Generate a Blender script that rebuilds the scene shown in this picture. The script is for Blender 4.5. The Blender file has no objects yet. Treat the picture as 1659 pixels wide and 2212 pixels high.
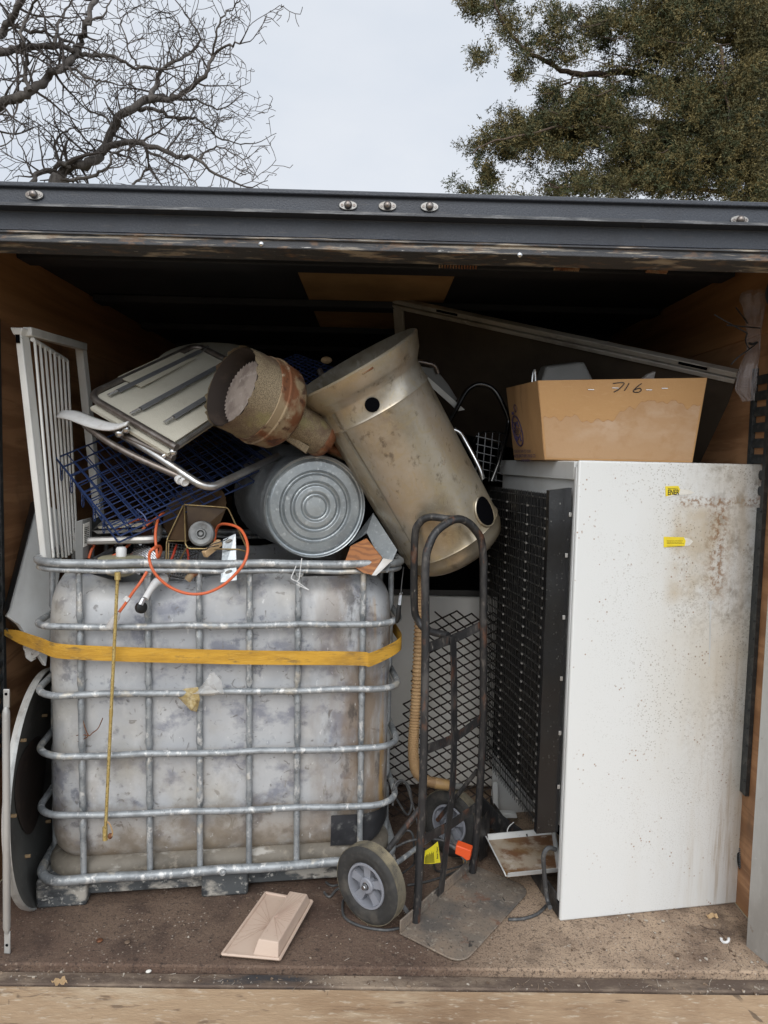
import bpy, math, random
from mathutils import Vector, Matrix
random.seed(7)
SC = bpy.context.scene
COL = SC.collection
# ------------------------------------------------------------------ camera
PITCH, ROLL, EYE, FPX = 4.2, 0.022, 1.49, 1534.0
cam_d = bpy.data.cameras.new('camera'); cam = bpy.data.objects.new('camera', cam_d); COL.objects.link(cam)
cam_d.sensor_fit = 'VERTICAL'; cam_d.sensor_height = 24.0; cam_d.lens = FPX / 2212 * 24.0
cam_d.clip_start = 0.02; cam_d.clip_end = 2000
CR = Matrix.Rotation(math.radians(90 - PITCH), 3, 'X') @ Matrix.Rotation(ROLL, 3, 'Z')
CO = Vector((0, 0, EYE))
cam.matrix_world = Matrix.Translation(CO) @ CR.to_4x4()
SC.camera = cam
# ------------------------------------------------------------------ world, sun, exposure
SUN_EL, SUN_ROT = math.radians(42), math.radians(195)
w = bpy.data.worlds.new('World'); SC.world = w; w.use_nodes = True
nt = w.node_tree; nt.nodes.clear()
wo = nt.nodes.new('ShaderNodeOutputWorld'); bg = nt.nodes.new('ShaderNodeBackground')
sky = nt.nodes.new('ShaderNodeTexSky'); sky.sky_type = 'NISHITA'; sky.sun_disc = False
sky.sun_elevation = SUN_EL; sky.sun_rotation = SUN_ROT; sky.dust_density = 3; sky.air_density = 1
tc = nt.nodes.new('ShaderNodeTexCoord')
n1 = nt.nodes.new('ShaderNodeTexNoise'); n1.inputs['Scale'].default_value = 2.4; n1.inputs['Detail'].default_value = 5
mp = nt.nodes.new('ShaderNodeMapping'); mp.inputs['Scale'].default_value = (1, 1, 2.2)
cr = nt.nodes.new('ShaderNodeValToRGB')
cr.color_ramp.elements[0].position = .3; cr.color_ramp.elements[0].color = (7.0, 7.7, 8.7, 1)
cr.color_ramp.elements[1].position = .72; cr.color_ramp.elements[1].color = (8.9, 9.2, 9.7, 1)
sunv = Vector((-math.sin(SUN_ROT) * math.cos(SUN_EL) * -1, math.cos(SUN_ROT) * math.cos(SUN_EL), math.sin(SUN_EL)))
dp = nt.nodes.new('ShaderNodeVectorMath'); dp.operation = 'DOT_PRODUCT'; dp.inputs[1].default_value = (0.1, -0.72, 0.68)
mr = nt.nodes.new('ShaderNodeMapRange'); mr.inputs['From Min'].default_value = 0.25; mr.inputs['From Max'].default_value = 1; mr.inputs['To Min'].default_value = 1.0; mr.inputs['To Max'].default_value = 2.3  # added brighter sky behind the camera, to lift the light on the load
mul = nt.nodes.new('ShaderNodeVectorMath'); mul.operation = 'SCALE'
mx = nt.nodes.new('ShaderNodeMix'); mx.data_type = 'RGBA'; mx.inputs['Factor'].default_value = 0.9
L = nt.links.new
L(tc.outputs['Generated'], mp.inputs['Vector']); L(mp.outputs[0], n1.inputs['Vector']); L(n1.outputs['Fac'], cr.inputs[0])
L(tc.outputs['Generated'], dp.inputs[0]); L(dp.outputs['Value'], mr.inputs['Value'])
L(cr.outputs[0], mul.inputs[0]); L(mr.outputs[0], mul.inputs['Scale'])
L(sky.outputs[0], mx.inputs['A']); L(mul.outputs[0], mx.inputs['B'])
L(mx.outputs['Result'], bg.inputs['Color']); bg.inputs['Strength'].default_value = 0.10
L(bg.outputs[0], wo.inputs[0])
sd = bpy.data.lights.new('sun', 'SUN'); sd.energy = 1.3; sd.angle = math.radians(38); sd.color = (1, .96, .9)
sun = bpy.data.objects.new('sun', sd); COL.objects.link(sun)
sun.rotation_euler = (math.radians(90 - 40), 0, math.radians(-8))
SC.view_settings.view_transform = 'Standard'; SC.view_settings.look = 'None'
SC.view_settings.exposure = 0.0; SC.view_settings.gamma = 1.0
SC.cycles.max_bounces = 6; SC.cycles.use_denoising = True; SC.cycles.caustics_reflective = False
SC.cycles.transparent_max_bounces = 12

# ------------------------------------------------------------------ geometry helpers
def ray(u, v): return CR @ Vector(((u - 829.5) / FPX, -(v - 1106) / FPX, -1.0))
def P(u, v, d):
    r = ray(u, v); return CO + r * (d / r.y)
def G(u, v, z=0.0):
    r = ray(u, v); return CO + r * ((z - EYE) / r.z)
def PP(*pts): return [P(*p) for p in pts]

def fillet(pts, rad, n=5, closed=False):
    out = []; N = len(pts)
    for i, p in enumerate(pts):
        if not closed and i in (0, N - 1): out.append(Vector(p)); continue
        p = Vector(p); a = Vector(pts[i - 1]); b = Vector(pts[(i + 1) % N])
        da, db = a - p, b - p
        r = min(rad, da.length * .48, db.length * .48)
        s, e = p + da.normalized() * r, p + db.normalized() * r
        for k in range(n + 1):
            t = k / n; out.append(s * (1 - t) ** 2 + p * 2 * t * (1 - t) + e * t * t)
    return out
def smooth(pts, n=6, closed=False):
    pts = [Vector(p) for p in pts]; N = len(pts); out = []
    rng = range(N) if closed else range(N - 1)
    for i in rng:
        if closed: p0, p1, p2, p3 = pts[i - 1], pts[i], pts[(i + 1) % N], pts[(i + 2) % N]
        else: p0, p1, p2, p3 = pts[max(i - 1, 0)], pts[i], pts[i + 1], pts[min(i + 2, N - 1)]
        for k in range(n):
            t = k / n
            out.append(.5 * ((2 * p1) + (p2 - p0) * t + (2 * p0 - 5 * p1 + 4 * p2 - p3) * t * t + (3 * p1 - p0 - 3 * p2 + p3) * t ** 3))
    if not closed: out.append(pts[-1])
    return out
def frame_of(t):
    t = t.normalized(); a = Vector((0, 0, 1)) if abs(t.z) < .9 else Vector((1, 0, 0))
    x = a.cross(t).normalized(); return x, t.cross(x)

class MB:
    def __init__(s): s.v = []; s.f = []
    def add(s, vs, fs):
        o = len(s.v); s.v += [Vector(q) for q in vs]; s.f += [tuple(i + o for i in f) for f in fs]; return s
    def box(s, c, size, rot=None):
        c = Vector(c); hx, hy, hz = [q / 2 for q in size]
        vs = [Vector((x, y, z)) for x in (-hx, hx) for y in (-hy, hy) for z in (-hz, hz)]
        if rot is not None: vs = [rot @ q for q in vs]
        return s.add([c + q for q in vs], [(0, 1, 3, 2), (4, 6, 7, 5), (0, 4, 5, 1), (2, 3, 7, 6), (0, 2, 6, 4), (1, 5, 7, 3)])
    def mm(s, a, b):
        return s.box([(a[i] + b[i]) / 2 for i in range(3)], [abs(b[i] - a[i]) for i in range(3)])
    def tube(s, pts, r, n=8, closed=False, caps=True, flat=1.0, up=None):
        pts = [Vector(p) for p in pts]; N = len(pts)
        rs = r if isinstance(r, (list, tuple)) else [r] * N
        o = len(s.v); px = None
        for i, p in enumerate(pts):
            if closed: t = pts[(i + 1) % N] - pts[i - 1]
            else: t = pts[min(i + 1, N - 1)] - pts[max(i - 1, 0)]
            if t.length < 1e-9: t = Vector((0, 0, 1))
            t.normalize()
            if px is None:
                px = (up.cross(t).normalized() if up is not None else frame_of(t)[0])
            else:
                px = (px - t * px.dot(t))
                px = px.normalized() if px.length > 1e-6 else frame_of(t)[0]
            py = t.cross(px)
            for k in range(n):
                a = 2 * math.pi * k / n
                s.v.append(p + (px * math.cos(a) * flat + py * math.sin(a)) * rs[i])
        M = N if closed else N - 1
        for i in range(M):
            for k in range(n):
                a = o + i * n + k; b = o + i * n + (k + 1) % n
                c = o + ((i + 1) % N) * n + (k + 1) % n; d = o + ((i + 1) % N) * n + k
                s.f.append((a, b, c, d))
        if caps and not closed:
            s.f.append(tuple(o + k for k in range(n))[::-1]); s.f.append(tuple(o + (N - 1) * n + k for k in range(n)))
        return s
    def lathe(s, prof, o, ax, n=48, xdir=None, wob=None):
        o = Vector(o); ax = Vector(ax).normalized()
        x, y = frame_of(ax)
        if xdir is not None:
            x = (Vector(xdir) - ax * Vector(xdir).dot(ax)).normalized(); y = ax.cross(x)
        b = len(s.v)
        for (r, h) in prof:
            for k in range(n):
                a = 2 * math.pi * k / n
                rr = r * (wob(a, h) if wob else 1)
                s.v.append(o + ax * h + (x * math.cos(a) + y * math.sin(a)) * rr)
        for i in range(len(prof) - 1):
            for k in range(n):
                s.f.append((b + i * n + k, b + i * n + (k + 1) % n, b + (i + 1) * n + (k + 1) % n, b + (i + 1) * n + k))
        return s
    def prism(s, pts, th):
        pts = [Vector(p) for p in pts]; th = Vector(th); n = len(pts); o = len(s.v)
        s.v += pts + [p + th for p in pts]
        s.f.append(tuple(o + i for i in range(n))[::-1]); s.f.append(tuple(o + n + i for i in range(n)))
        for i in range(n):
            j = (i + 1) % n; s.f.append((o + i, o + j, o + n + j, o + n + i))
        return s
    def patch(s, a, b, c, d, nu=8, nv=8, fn=None, th=0.0):
        """bilinear sheet a-b-c-d (a->b is u, a->d is v), fn(u,v) pushes along the normal; closed when th"""
        a, b, c, d = map(Vector, (a, b, c, d)); nrm = (b - a).cross(d - a).normalized()
        def lay(off):
            o = len(s.v)
            for j in range(nv + 1):
                for i in range(nu + 1):
                    u, v = i / nu, j / nv
                    p = (a * (1 - u) + b * u) * (1 - v) + (d * (1 - u) + c * u) * v
                    s.v.append(p + nrm * ((fn(u, v) if fn else 0) + off))
            return o
        W = nu + 1; o = lay(0)
        for j in range(nv):
            for i in range(nu): s.f.append((o + j * W + i, o + j * W + i + 1, o + (j + 1) * W + i + 1, o + (j + 1) * W + i))
        if th:
            q = lay(-th)
            for j in range(nv):
                for i in range(nu): s.f.append((q + j * W + i, q + (j + 1) * W + i, q + (j + 1) * W + i + 1, q + j * W + i + 1))
            ring = [i for i in range(nu + 1)] + [j * W + nu for j in range(1, nv + 1)] + [nv * W + i for i in range(nu - 1, -1, -1)] + [j * W for j in range(nv - 1, 0, -1)]
            for k in range(len(ring)):
                m = (k + 1) % len(ring); s.f.append((o + ring[k], q + ring[k], q + ring[m], o + ring[m]))
        return s
    def ball(s, c, r, n=12, m=8, sc=(1, 1, 1), rot=None):
        c = Vector(c); o = len(s.v)
        for i in range(m + 1):
            th = math.pi * i / m
            for k in range(n):
                a = 2 * math.pi * k / n
                q = Vector((math.sin(th) * math.cos(a) * sc[0], math.sin(th) * math.sin(a) * sc[1], math.cos(th) * sc[2])) * r
                s.v.append(c + (rot @ q if rot is not None else q))
        for i in range(m):
            for k in range(n): s.f.append((o + i * n + k, o + (i + 1) * n + k, o + (i + 1) * n + (k + 1) % n, o + i * n + (k + 1) % n))
        return s

def mesh_of(name, mb, smoothed):
    me = bpy.data.meshes.new(name); me.from_pydata([tuple(q) for q in mb.v], [], mb.f); me.update(); me.validate(clean_customdata=False)
    if smoothed:
        me.polygons.foreach_set('use_smooth', [True] * len(me.polygons))
        try: me.set_sharp_from_angle(angle=math.radians(smoothed if smoothed > 1 else 40))
        except Exception: pass
    return me
def root_matrix(o):
    m = o.matrix_basis.copy(); p = o.parent
    while p: m = p.matrix_basis @ m; p = p.parent
    return m
def part(name, mb, m, parent, world=True, sm=40, bev=0, bs=2, label=None):
    if world:
        inv = root_matrix(parent).inverted(); mb.v = [inv @ q for q in mb.v]
    o = bpy.data.objects.new(name, mesh_of(name, mb, sm)); COL.objects.link(o); o.parent = parent
    o.data.materials.append(m)
    if bev:
        b = o.modifiers.new('bevel', 'BEVEL'); b.width = bev; b.segments = bs; b.limit_method = 'ANGLE'; b.angle_limit = math.radians(35)
    if label: o['label'] = label
    return o
def tag(o, label=None, cat=None, group=None, kind=None):
    if label: o['label'] = label
    if cat: o['category'] = cat
    if group: o['group'] = group
    if kind: o['kind'] = kind
    return o
def thing(name, label, cat, loc=(0, 0, 0), rz=0.0, group=None):
    o = bpy.data.objects.new(name, None); COL.objects.link(o); o.location = loc; o.rotation_euler = (0, 0, rz)
    o.empty_display_size = .05
    return tag(o, label, cat, group)
def single(name, mb, m, label=None, cat=None, group=None, kind=None, sm=40, bev=0, bs=2):
    lo = [min(q[i] for q in mb.v) for i in range(3)]; hi = [max(q[i] for q in mb.v) for i in range(3)]
    c = Vector(((lo[0] + hi[0]) / 2, (lo[1] + hi[1]) / 2, lo[2])); mb.v = [q - c for q in mb.v]
    o = bpy.data.objects.new(name, mesh_of(name, mb, sm)); COL.objects.link(o); o.location = c; o.data.materials.append(m)
    if bev:
        b = o.modifiers.new('bevel', 'BEVEL'); b.width = bev; b.segments = bs; b.limit_method = 'ANGLE'; b.angle_limit = math.radians(35)
    return tag(o, label, cat, group, kind)
def lettering(name, text, m, parent, origin, xdir, ydir, height, width=None, align='LEFT'):
    """flat text as a part; origin, directions in world space"""
    cu = bpy.data.curves.new(name, 'FONT'); cu.body = text; cu.size = 1.0; cu.extrude = 0.0; cu.offset = .02; cu.align_x = align
    tmp = bpy.data.objects.new(name, cu); COL.objects.link(tmp)
    bpy.context.view_layer.update()
    me = bpy.data.meshes.new_from_object(tmp.evaluated_get(bpy.context.evaluated_depsgraph_get()))
    bpy.data.objects.remove(tmp); me.materials.clear()
    xs = [q.co.x for q in me.vertices]; ys = [q.co.y for q in me.vertices]
    x0, x1, y0, y1 = min(xs), max(xs), min(ys), max(ys)
    sy = height / (y1 - y0); sx = (width / (x1 - x0)) if width else sy
    X, Y = Vector(xdir).normalized(), Vector(ydir).normalized()
    inv = root_matrix(parent).inverted()
    for q in me.vertices:
        q.co = inv @ (Vector(origin) + X * (q.co.x - x0) * sx + Y * (q.co.y - y0) * sy)
    o = bpy.data.objects.new(name, me); COL.objects.link(o); o.parent = parent; me.materials.append(m)
    return o

# ------------------------------------------------------------------ materials
def M(name, base, rough=.6, metal=0.0, layers=(), bump=None, spec=.5, alpha=None, trans=0, coat=0):
    """layers: (colour, texture, scale, (sx,sy,sz), lo, hi, amount [, (axis, a, b) masks...]); object coordinates"""
    m = bpy.data.materials.new(name); m.use_nodes = True; t = m.node_tree; N = t.nodes; lk = t.links.new
    bs = N['Principled BSDF']; bs.inputs['Roughness'].default_value = rough; bs.inputs['Metallic'].default_value = metal
    bs.inputs['Specular IOR Level'].default_value = spec
    if alpha is not None: bs.inputs['Alpha'].default_value = alpha
    if trans: bs.inputs['Transmission Weight'].default_value = trans
    if coat: bs.inputs['Coat Weight'].default_value = coat
    c = N.new('ShaderNodeRGB'); c.outputs[0].default_value = (*base, 1); cur = c.outputs[0]
    tc = N.new('ShaderNodeTexCoord')
    def tex(kind, scale, st, seed):
        mp = N.new('ShaderNodeMapping'); mp.inputs['Scale'].default_value = st; mp.inputs['Location'].default_value = (seed * 1.7, seed * .9, seed * 2.3)
        lk(tc.outputs['Object'], mp.inputs['Vector'])
        if kind == 'noise':
            n = N.new('ShaderNodeTexNoise'); n.inputs['Scale'].default_value = scale; n.inputs['Detail'].default_value = 6; n.inputs['Roughness'].default_value = .62; out = n.outputs['Fac']
        elif kind == 'soft':
            n = N.new('ShaderNodeTexNoise'); n.inputs['Scale'].default_value = scale; n.inputs['Detail'].default_value = 2; out = n.outputs['Fac']
        elif kind == 'warp':
            n = N.new('ShaderNodeTexNoise'); n.inputs['Scale'].default_value = scale; n.inputs['Detail'].default_value = 5; n.inputs['Distortion'].default_value = 2.2; out = n.outputs['Fac']
        elif kind == 'spot':
            n = N.new('ShaderNodeTexVoronoi'); n.inputs['Scale'].default_value = scale; out = n.outputs['Distance']
        elif kind == 'cell':
            n = N.new('ShaderNodeTexVoronoi'); n.inputs['Scale'].default_value = scale; n2 = N.new('ShaderNodeSeparateColor'); lk(n.outputs['Color'], n2.inputs[0]); out = n2.outputs[0]
        elif kind == 'wave':
            n = N.new('ShaderNodeTexWave'); n.bands_direction = 'Z'; n.inputs['Scale'].default_value = scale; n.inputs['Distortion'].default_value = 9; n.inputs['Detail'].default_value = 3; n.inputs['Detail Scale'].default_value = 1.2; out = n.outputs['Fac']
        lk(mp.outputs[0], n.inputs['Vector']); return out
    for i, l in enumerate(layers):
        col, kind, scale, st, lo, hi, amt = l[:7]
        out = tex(kind, scale, st, i + 1)
        r = N.new('ShaderNodeMapRange'); r.inputs['From Min'].default_value = lo; r.inputs['From Max'].default_value = hi
        r.inputs['To Min'].default_value = 0; r.inputs['To Max'].default_value = amt; lk(out, r.inputs['Value']); fac = r.outputs[0]
        for msk in l[7:]:
            if msk[0] in 'xyz':
                sp = N.new('ShaderNodeSeparateXYZ'); lk(tc.outputs['Object'], sp.inputs[0]); src = sp.outputs['xyz'.index(msk[0])]
            else: src = tex(msk[0], msk[3], msk[4] if len(msk) > 4 else (1, 1, 1), i + 11)
            q = N.new('ShaderNodeMapRange'); q.inputs['From Min'].default_value = msk[1]; q.inputs['From Max'].default_value = msk[2]; lk(src, q.inputs['Value'])
            mu = N.new('ShaderNodeMath'); mu.operation = 'MULTIPLY'; lk(fac, mu.inputs[0]); lk(q.outputs[0], mu.inputs[1]); fac = mu.outputs[0]
        x = N.new('ShaderNodeMix'); x.data_type = 'RGBA'; lk(fac, x.inputs['Factor']); lk(cur, x.inputs['A']); x.inputs['B'].default_value = (*col, 1)
        cur = x.outputs['Result']
    lk(cur, bs.inputs['Base Color'])
    if bump:
        kind, scale, st, strength = bump
        b = N.new('ShaderNodeBump'); b.inputs['Strength'].default_value = strength; b.inputs['Distance'].default_value = .004
        lk(tex(kind, scale, st, 5), b.inputs['Height']); lk(b.outputs[0], bs.inputs['Normal'])
    return m
S1 = (1, 1, 1)
m_header = M('header_paint', (.034, .040, .053), .42, 0, [((.085, .09, .10), 'noise', 160, S1, .5, .75, .5), ((.02, .02, .025), 'noise', 5, S1, .5, .7, .5), ((.12, .11, .10), 'noise', 60, (.15, 1, 1), .62, .72, .5)], ('noise', 220, S1, .35))
m_worn = M('worn_edge', (.045, .046, .05), .6, 0, [((.42, .36, .28), 'noise', 14, (.35, 1, 6), .54, .62, .85), ((.2, .12, .07), 'noise', 30, (.5, 1, 1), .55, .65, .7), ((.6, .58, .54), 'noise', 45, (.4, 1, 2), .66, .7, .8)], ('noise', 90, S1, .5))
m_scuff = M('scuffed_ledge', (.05, .053, .06), .5, 0, [((.25, .25, .25), 'noise', 50, (.2, 1, 3), .5, .62, .6)], ('noise', 150, S1, .3))
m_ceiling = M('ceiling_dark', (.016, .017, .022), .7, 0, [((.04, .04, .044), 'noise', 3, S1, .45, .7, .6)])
m_tanpanel = M('ceiling_tan', (.52, .31, .14), .7, 0, [((.22, .12, .05), 'noise', 4, S1, .4, .7, .6)])
m_ply = M('plywood', (.42, .225, .11), .62, 0, [((.18, .08, .033), 'wave', 1.7, (1, .34, 1.15), .5, .9, .7), ((.20, .09, .04), 'warp', 7, (1, .25, 2.2), .5, .62, .6), ((.30, .145, .06), 'noise', 2.5, S1, .4, .65, .5), ((.11, .06, .032), 'noise', 5, (1, 1, .5), .56, .72, .6), ((.50, .35, .2), 'noise', 40, (1, .2, 3), .6, .75, .4)], ('noise', 60, (1, .2, 3), .25))
m_ply2 = M('plywood_band', (.44, .22, .095), .62, 0, [((.2, .085, .028), 'noise', 10, (1, .15, 3), .4, .7, .6)], ('noise', 60, (1, .2, 3), .2))
m_floor = M('cargo_floor', (.10, .06, .042), .88, 0, [((.17, .115, .08), 'noise', 3.2, S1, .40, .64, .85), ((.44, .325, .225), 'noise', 2.4, S1, .33, .54, .9, ('x', .15, .65)), ((.05, .03, .022), 'noise', 6, S1, .52, .66, .7), ((.33, .255, .185), 'noise', 38, S1, .56, .70, .6, ('x', -.4, .8)), ((.028, .018, .014), 'noise', 60, S1, .56, .66, .75), ((.24, .18, .135), 'noise', 110, S1, .58, .68, .75), ((.45, .38, .31), 'spot', 60, S1, .22, .1, .75, ('noise', .5, .6, 6)), ((.04, .026, .02), 'noise', 190, S1, .54, .62, .75)], ('noise', 90, S1, 1.0))
m_sill = M('threshold', (.10, .07, .052), .85, 0, [((.30, .23, .165), 'noise', 9, (.4, 1, 1), .45, .62, .85), ((.03, .032, .036), 'noise', 6, (.35, 2, 1), .58, .66, .85), ((.5, .45, .38), 'noise', 70, S1, .62, .7, .7)], ('noise', 90, S1, .8))
m_deck = M('plywood_deck', (.41, .285, .175), .8, 0, [((.29, .185, .105), 'noise', 7, (.3, 1, 1), .42, .60, .8), ((.54, .43, .30), 'noise', 16, (.2, 1, 1), .52, .66, .75), ((.19, .115, .065), 'noise', 2.6, S1, .50, .66, .6), ((.13, .085, .055), 'noise', 30, (.3, 1.4, 1), .60, .68, .7), ((.62, .53, .41), 'noise', 90, (.3, 1, 1), .58, .68, .55), ((.07, .05, .035), 'warp', 5, (1, .35, 1), .68, .70, .7)], ('noise', 90, (.3, 1, 1), .7))
m_track = M('track_steel', (.06, .065, .067), .5, .6, [((.16, .16, .15), 'noise', 40, S1, .5, .7, .6)])
m_alu = M('aluminium_trim', (.50, .50, .48), .5, .55, [((.36, .35, .33), 'noise', 8, (1, 1, .3), .45, .65, .7), ((.6, .6, .58), 'noise', 60, S1, .6, .75, .5), ((.3, .25, .2), 'noise', 20, S1, .66, .72, .7)], ('noise', 40, S1, .2))
m_galv = M('galvanised', (.34, .36, .37), .48, .35, [((.20, .215, .225), 'noise', 16, S1, .45, .6, .8), ((.62, .62, .60), 'noise', 40, (1, 1, .6), .55, .63, .9), ((.13, .135, .14), 'noise', 60, S1, .58, .68, .7), ((.55, .51, .43), 'noise', 9, S1, .58, .65, .8), ((.27, .12, .055), 'noise', 6, S1, .69, .73, .8)], ('noise', 70, S1, .5))
m_can = M('can_zinc', (.40, .43, .44), .36, .7, [((.24, .265, .28), 'noise', 7, S1, .42, .62, .8), ((.60, .63, .64), 'noise', 60, S1, .56, .66, .7), ((.34, .37, .38), 'cell', 55, S1, .2, .9, .5), ((.55, .53, .5), 'noise', 20, S1, .6, .7, .4)], ('noise', 120, S1, .15))
m_canside = M('can_side', (.30, .325, .34), .5, .45, [((.46, .49, .50), 'noise', 26, (1, 1, 1), .52, .66, .75), ((.17, .18, .19), 'noise', 5, S1, .45, .7, .6), ((.55, .57, .58), 'noise', 130, S1, .62, .7, .6)], ('noise', 120, S1, .2))
m_drum = M('drum_zinc', (.42, .345, .23), .34, .62, [((.54, .52, .47), 'noise', 2.6, S1, .42, .64, .8), ((.24, .18, .11), 'noise', 4, S1, .50, .70, .8), ((.47, .38, .22), 'warp', 16, S1, .50, .68, .45), ((.11, .085, .06), 'noise', 24, (1, 1, .7), .60, .70, .65), ((.56, .48, .35), 'warp', 70, S1, .58, .70, .45), ((.15, .12, .09), 'noise', 40, (4, 1, .5), .64, .70, .6), ((.28, .14, .06), 'noise', 10, S1, .66, .74, .7)], ('noise', 35, S1, .10))
m_drumgrey = M('drum_seam', (.33, .30, .24), .42, .5, [((.22, .18, .12), 'noise', 9, S1, .45, .62, .8), ((.46, .43, .37), 'noise', 30, S1, .56, .68, .6)])
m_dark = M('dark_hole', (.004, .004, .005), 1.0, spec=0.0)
m_rust = M('rusty_tin', (.30, .225, .135), .65, .3, [((.17, .06, .022), 'noise', 7, S1, .44, .53, .95), ((.07, .028, .016), 'noise', 18, S1, .54, .62, .85), ((.40, .33, .23), 'noise', 30, S1, .60, .68, .8), ((.09, .045, .04), 'noise', 4, S1, .60, .66, .75)], ('noise', 60, S1, .5))
m_perf = M('perforated_tin', (.27, .21, .13), .58, .35, [((.06, .045, .03), 'spot', 330, S1, .5, .3, .75), ((.12, .075, .05), 'noise', 7, S1, .48, .6, .75), ((.27, .24, .10), 'noise', 9, S1, .56, .66, .6), ((.40, .33, .23), 'noise', 24, S1, .62, .7, .6)], ('spot', 330, S1, .4))
m_perfhead = M('baffle_disc', (.30, .25, .215), .78, .1, [((.17, .13, .11), 'noise', 16, S1, .45, .62, .75), ((.42, .37, .33), 'noise', 40, S1, .56, .68, .6)], ('noise', 80, S1, .6))
m_white = M('fridge_white', (.68, .69, .675), .38, 0, [
    ((.56, .50, .385), 'noise', 2.5, S1, .40, .62, .6, ('x', .2, .55), ('z', .2, .8)),
    ((.47, .38, .25), 'noise', 6, S1, .36, .56, .7, ('x', .30, .35), ('x', .54, .49), ('z', 1.03, 1.08), ('z', 1.39, 1.34)),
    ((.40, .35, .26), 'noise', 4, S1, .44, .62, .7, ('x', .34, .62), ('z', 1.0, 1.45)),
    ((.20, .17, .12), 'spot', 120, S1, .32, .18, .75, ('noise', .44, .58, 5), ('x', .02, .42), ('z', .05, .6)),
    ((.20, .12, .06), 'spot', 52, S1, .20, .08, .85, ('noise', .50, .6, 7), ('x', .04, .3), ('z', .3, .6)),
    ((.27, .14, .07), 'spot', 70, S1, .24, .12, .85, ('noise', .55, .63, 11)),
    ((.24, .20, .14), 'noise', 85, S1, .48, .60, .7, ('x', .30, .6), ('noise', .40, .56, 4), ('z', .35, 1.0)),
    ((.13, .10, .065), 'noise', 24, (1, 1, .6), .47, .60, .8, ('x', .44, .56), ('z', .8, 1.2), ('noise', .38, .58, 7)),
    ((.24, .13, .06), 'noise', 60, S1, .47, .58, .85, ('x', .44, .49), ('x', .56, .51), ('z', 1.02, 1.12), ('z', 1.40, 1.35)),
    ((.24, .13, .06), 'noise', 70, S1, .47, .58, .8, ('x', .33, .36), ('z', 1.355, 1.37), ('z', 1.40, 1.385)),
    ((.30, .27, .22), 'noise', 230, S1, .54, .66, .55, ('x', .0, .4), ('noise', .38, .6, 3)),
    ((.36, .27, .17), 'noise', 40, (1, 1, .05), .52, .66, .8, ('x', .40, .6), ('z', 1.1, .3)), ((.52, .46, .36), 'noise', 12, (1, 1, .12), .46, .66, .55, ('x', .2, .6)),
    ((.33, .22, .12), 'noise', 30, S1, .46, .6, .8, ('x', .63, .656), ('z', .2, .9))], ('noise', 260, S1, .12), coat=.1)
m_white2 = M('enamel', (.60, .61, .60), .4, 0, [((.42, .41, .38), 'noise', 4, S1, .5, .72, .6), ((.2, .17, .14), 'spot', 60, S1, .14, .05, .6, ('noise', .5, .65, 6))], ('noise', 150, S1, .1))
m_blackgl = M('black_sheet', (.008, .008, .009), .25, 0, [((.055, .055, .05), 'spot', 70, S1, .22, .1, .8, ('noise', .5, .62, 7)), ((.02, .02, .019), 'noise', 10, (1, 1, .5), .52, .72, .6), ((.30, .30, .27), 'spot', 34, S1, .15, .05, .8, ('noise', .55, .62, 5))], ('noise', 14, (1, 1, .3), .4))
m_wire = M('black_wire', (.018, .018, .018), .38, .3, [((.16, .15, .13), 'noise', 60, S1, .55, .7, .7)])
m_wirebr = M('coil_tube', (.035, .035, .034), .35, .4, [((.30, .29, .26), 'noise', 40, (1, 3, 1), .52, .64, .8)])
m_tank = M('tank_plastic', (.46, .47, .475), .40, 0, [
    ((.36, .37, .385), 'noise', 3.6, S1, .40, .60, .85), ((.19, .20, .24), 'noise', 6.5, (1, 1, 1.2), .52, .62, .85),
    ((.12, .13, .165), 'noise', 13, S1, .59, .67, .75), ((.58, .58, .57), 'noise', 8, (1, 1, .6), .54, .66, .6),
    ((.13, .12, .115), 'warp', 20, S1, .63, .69, .7), ((.36, .33, .27), 'noise', 2.2, S1, .5, .66, .6),
    ((.24, .18, .11), 'noise', 5, S1, .28, .52, .85, ('z', .34, .15)), ((.20, .165, .125), 'noise', 13, S1, .46, .60, .75, ('z', .55, .15)),
    ((.20, .145, .095), 'noise', 6, (1, 1, .3), .44, .58, .85, ('x', .80, 1.06)), ((.44, .25, .06), 'noise', 9, (1, 1, .10), .46, .55, .85, ('x', 1.05, 1.12)),
    ((.06, .052, .048), 'noise', 12, (1, 1, .4), .56, .64, .85, ('x', .88, 1.03)), ((.62, .62, .61), 'noise', 60, (1, 1, .5), .65, .70, .7), ((.2, .18, .15), 'noise', 40, (1, .3, .3), .66, .70, .7)], ('noise', 18, S1, .15))
m_tray = M('tray_plastic', (.165, .145, .115), .65, 0, [((.42, .40, .36), 'noise', 12, (.4, 1, 1), .56, .63, .85), ((.085, .072, .055), 'noise', 6, S1, .46, .62, .8), ((.27, .235, .185), 'noise', 30, S1, .56, .66, .6)], ('noise', 40, S1, .4))
m_pallet = M('pallet_block', (.075, .08, .082), .8, 0, [((.44, .41, .355), 'noise', 9, (.7, 1, 1), .50, .58, .85), ((.03, .032, .035), 'noise', 16, (.6, 1, 1.3), .52, .61, .9), ((.55, .53, .48), 'noise', 45, S1, .58, .66, .8)], ('noise', 30, S1, .9))
m_patch = M('soot_black', (.022, .023, .026), .6, 0, [((.2, .2, .19), 'noise', 22, S1, .56, .66, .7), ((.05, .05, .055), 'noise', 6, S1, .45, .6, .7)])
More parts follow.
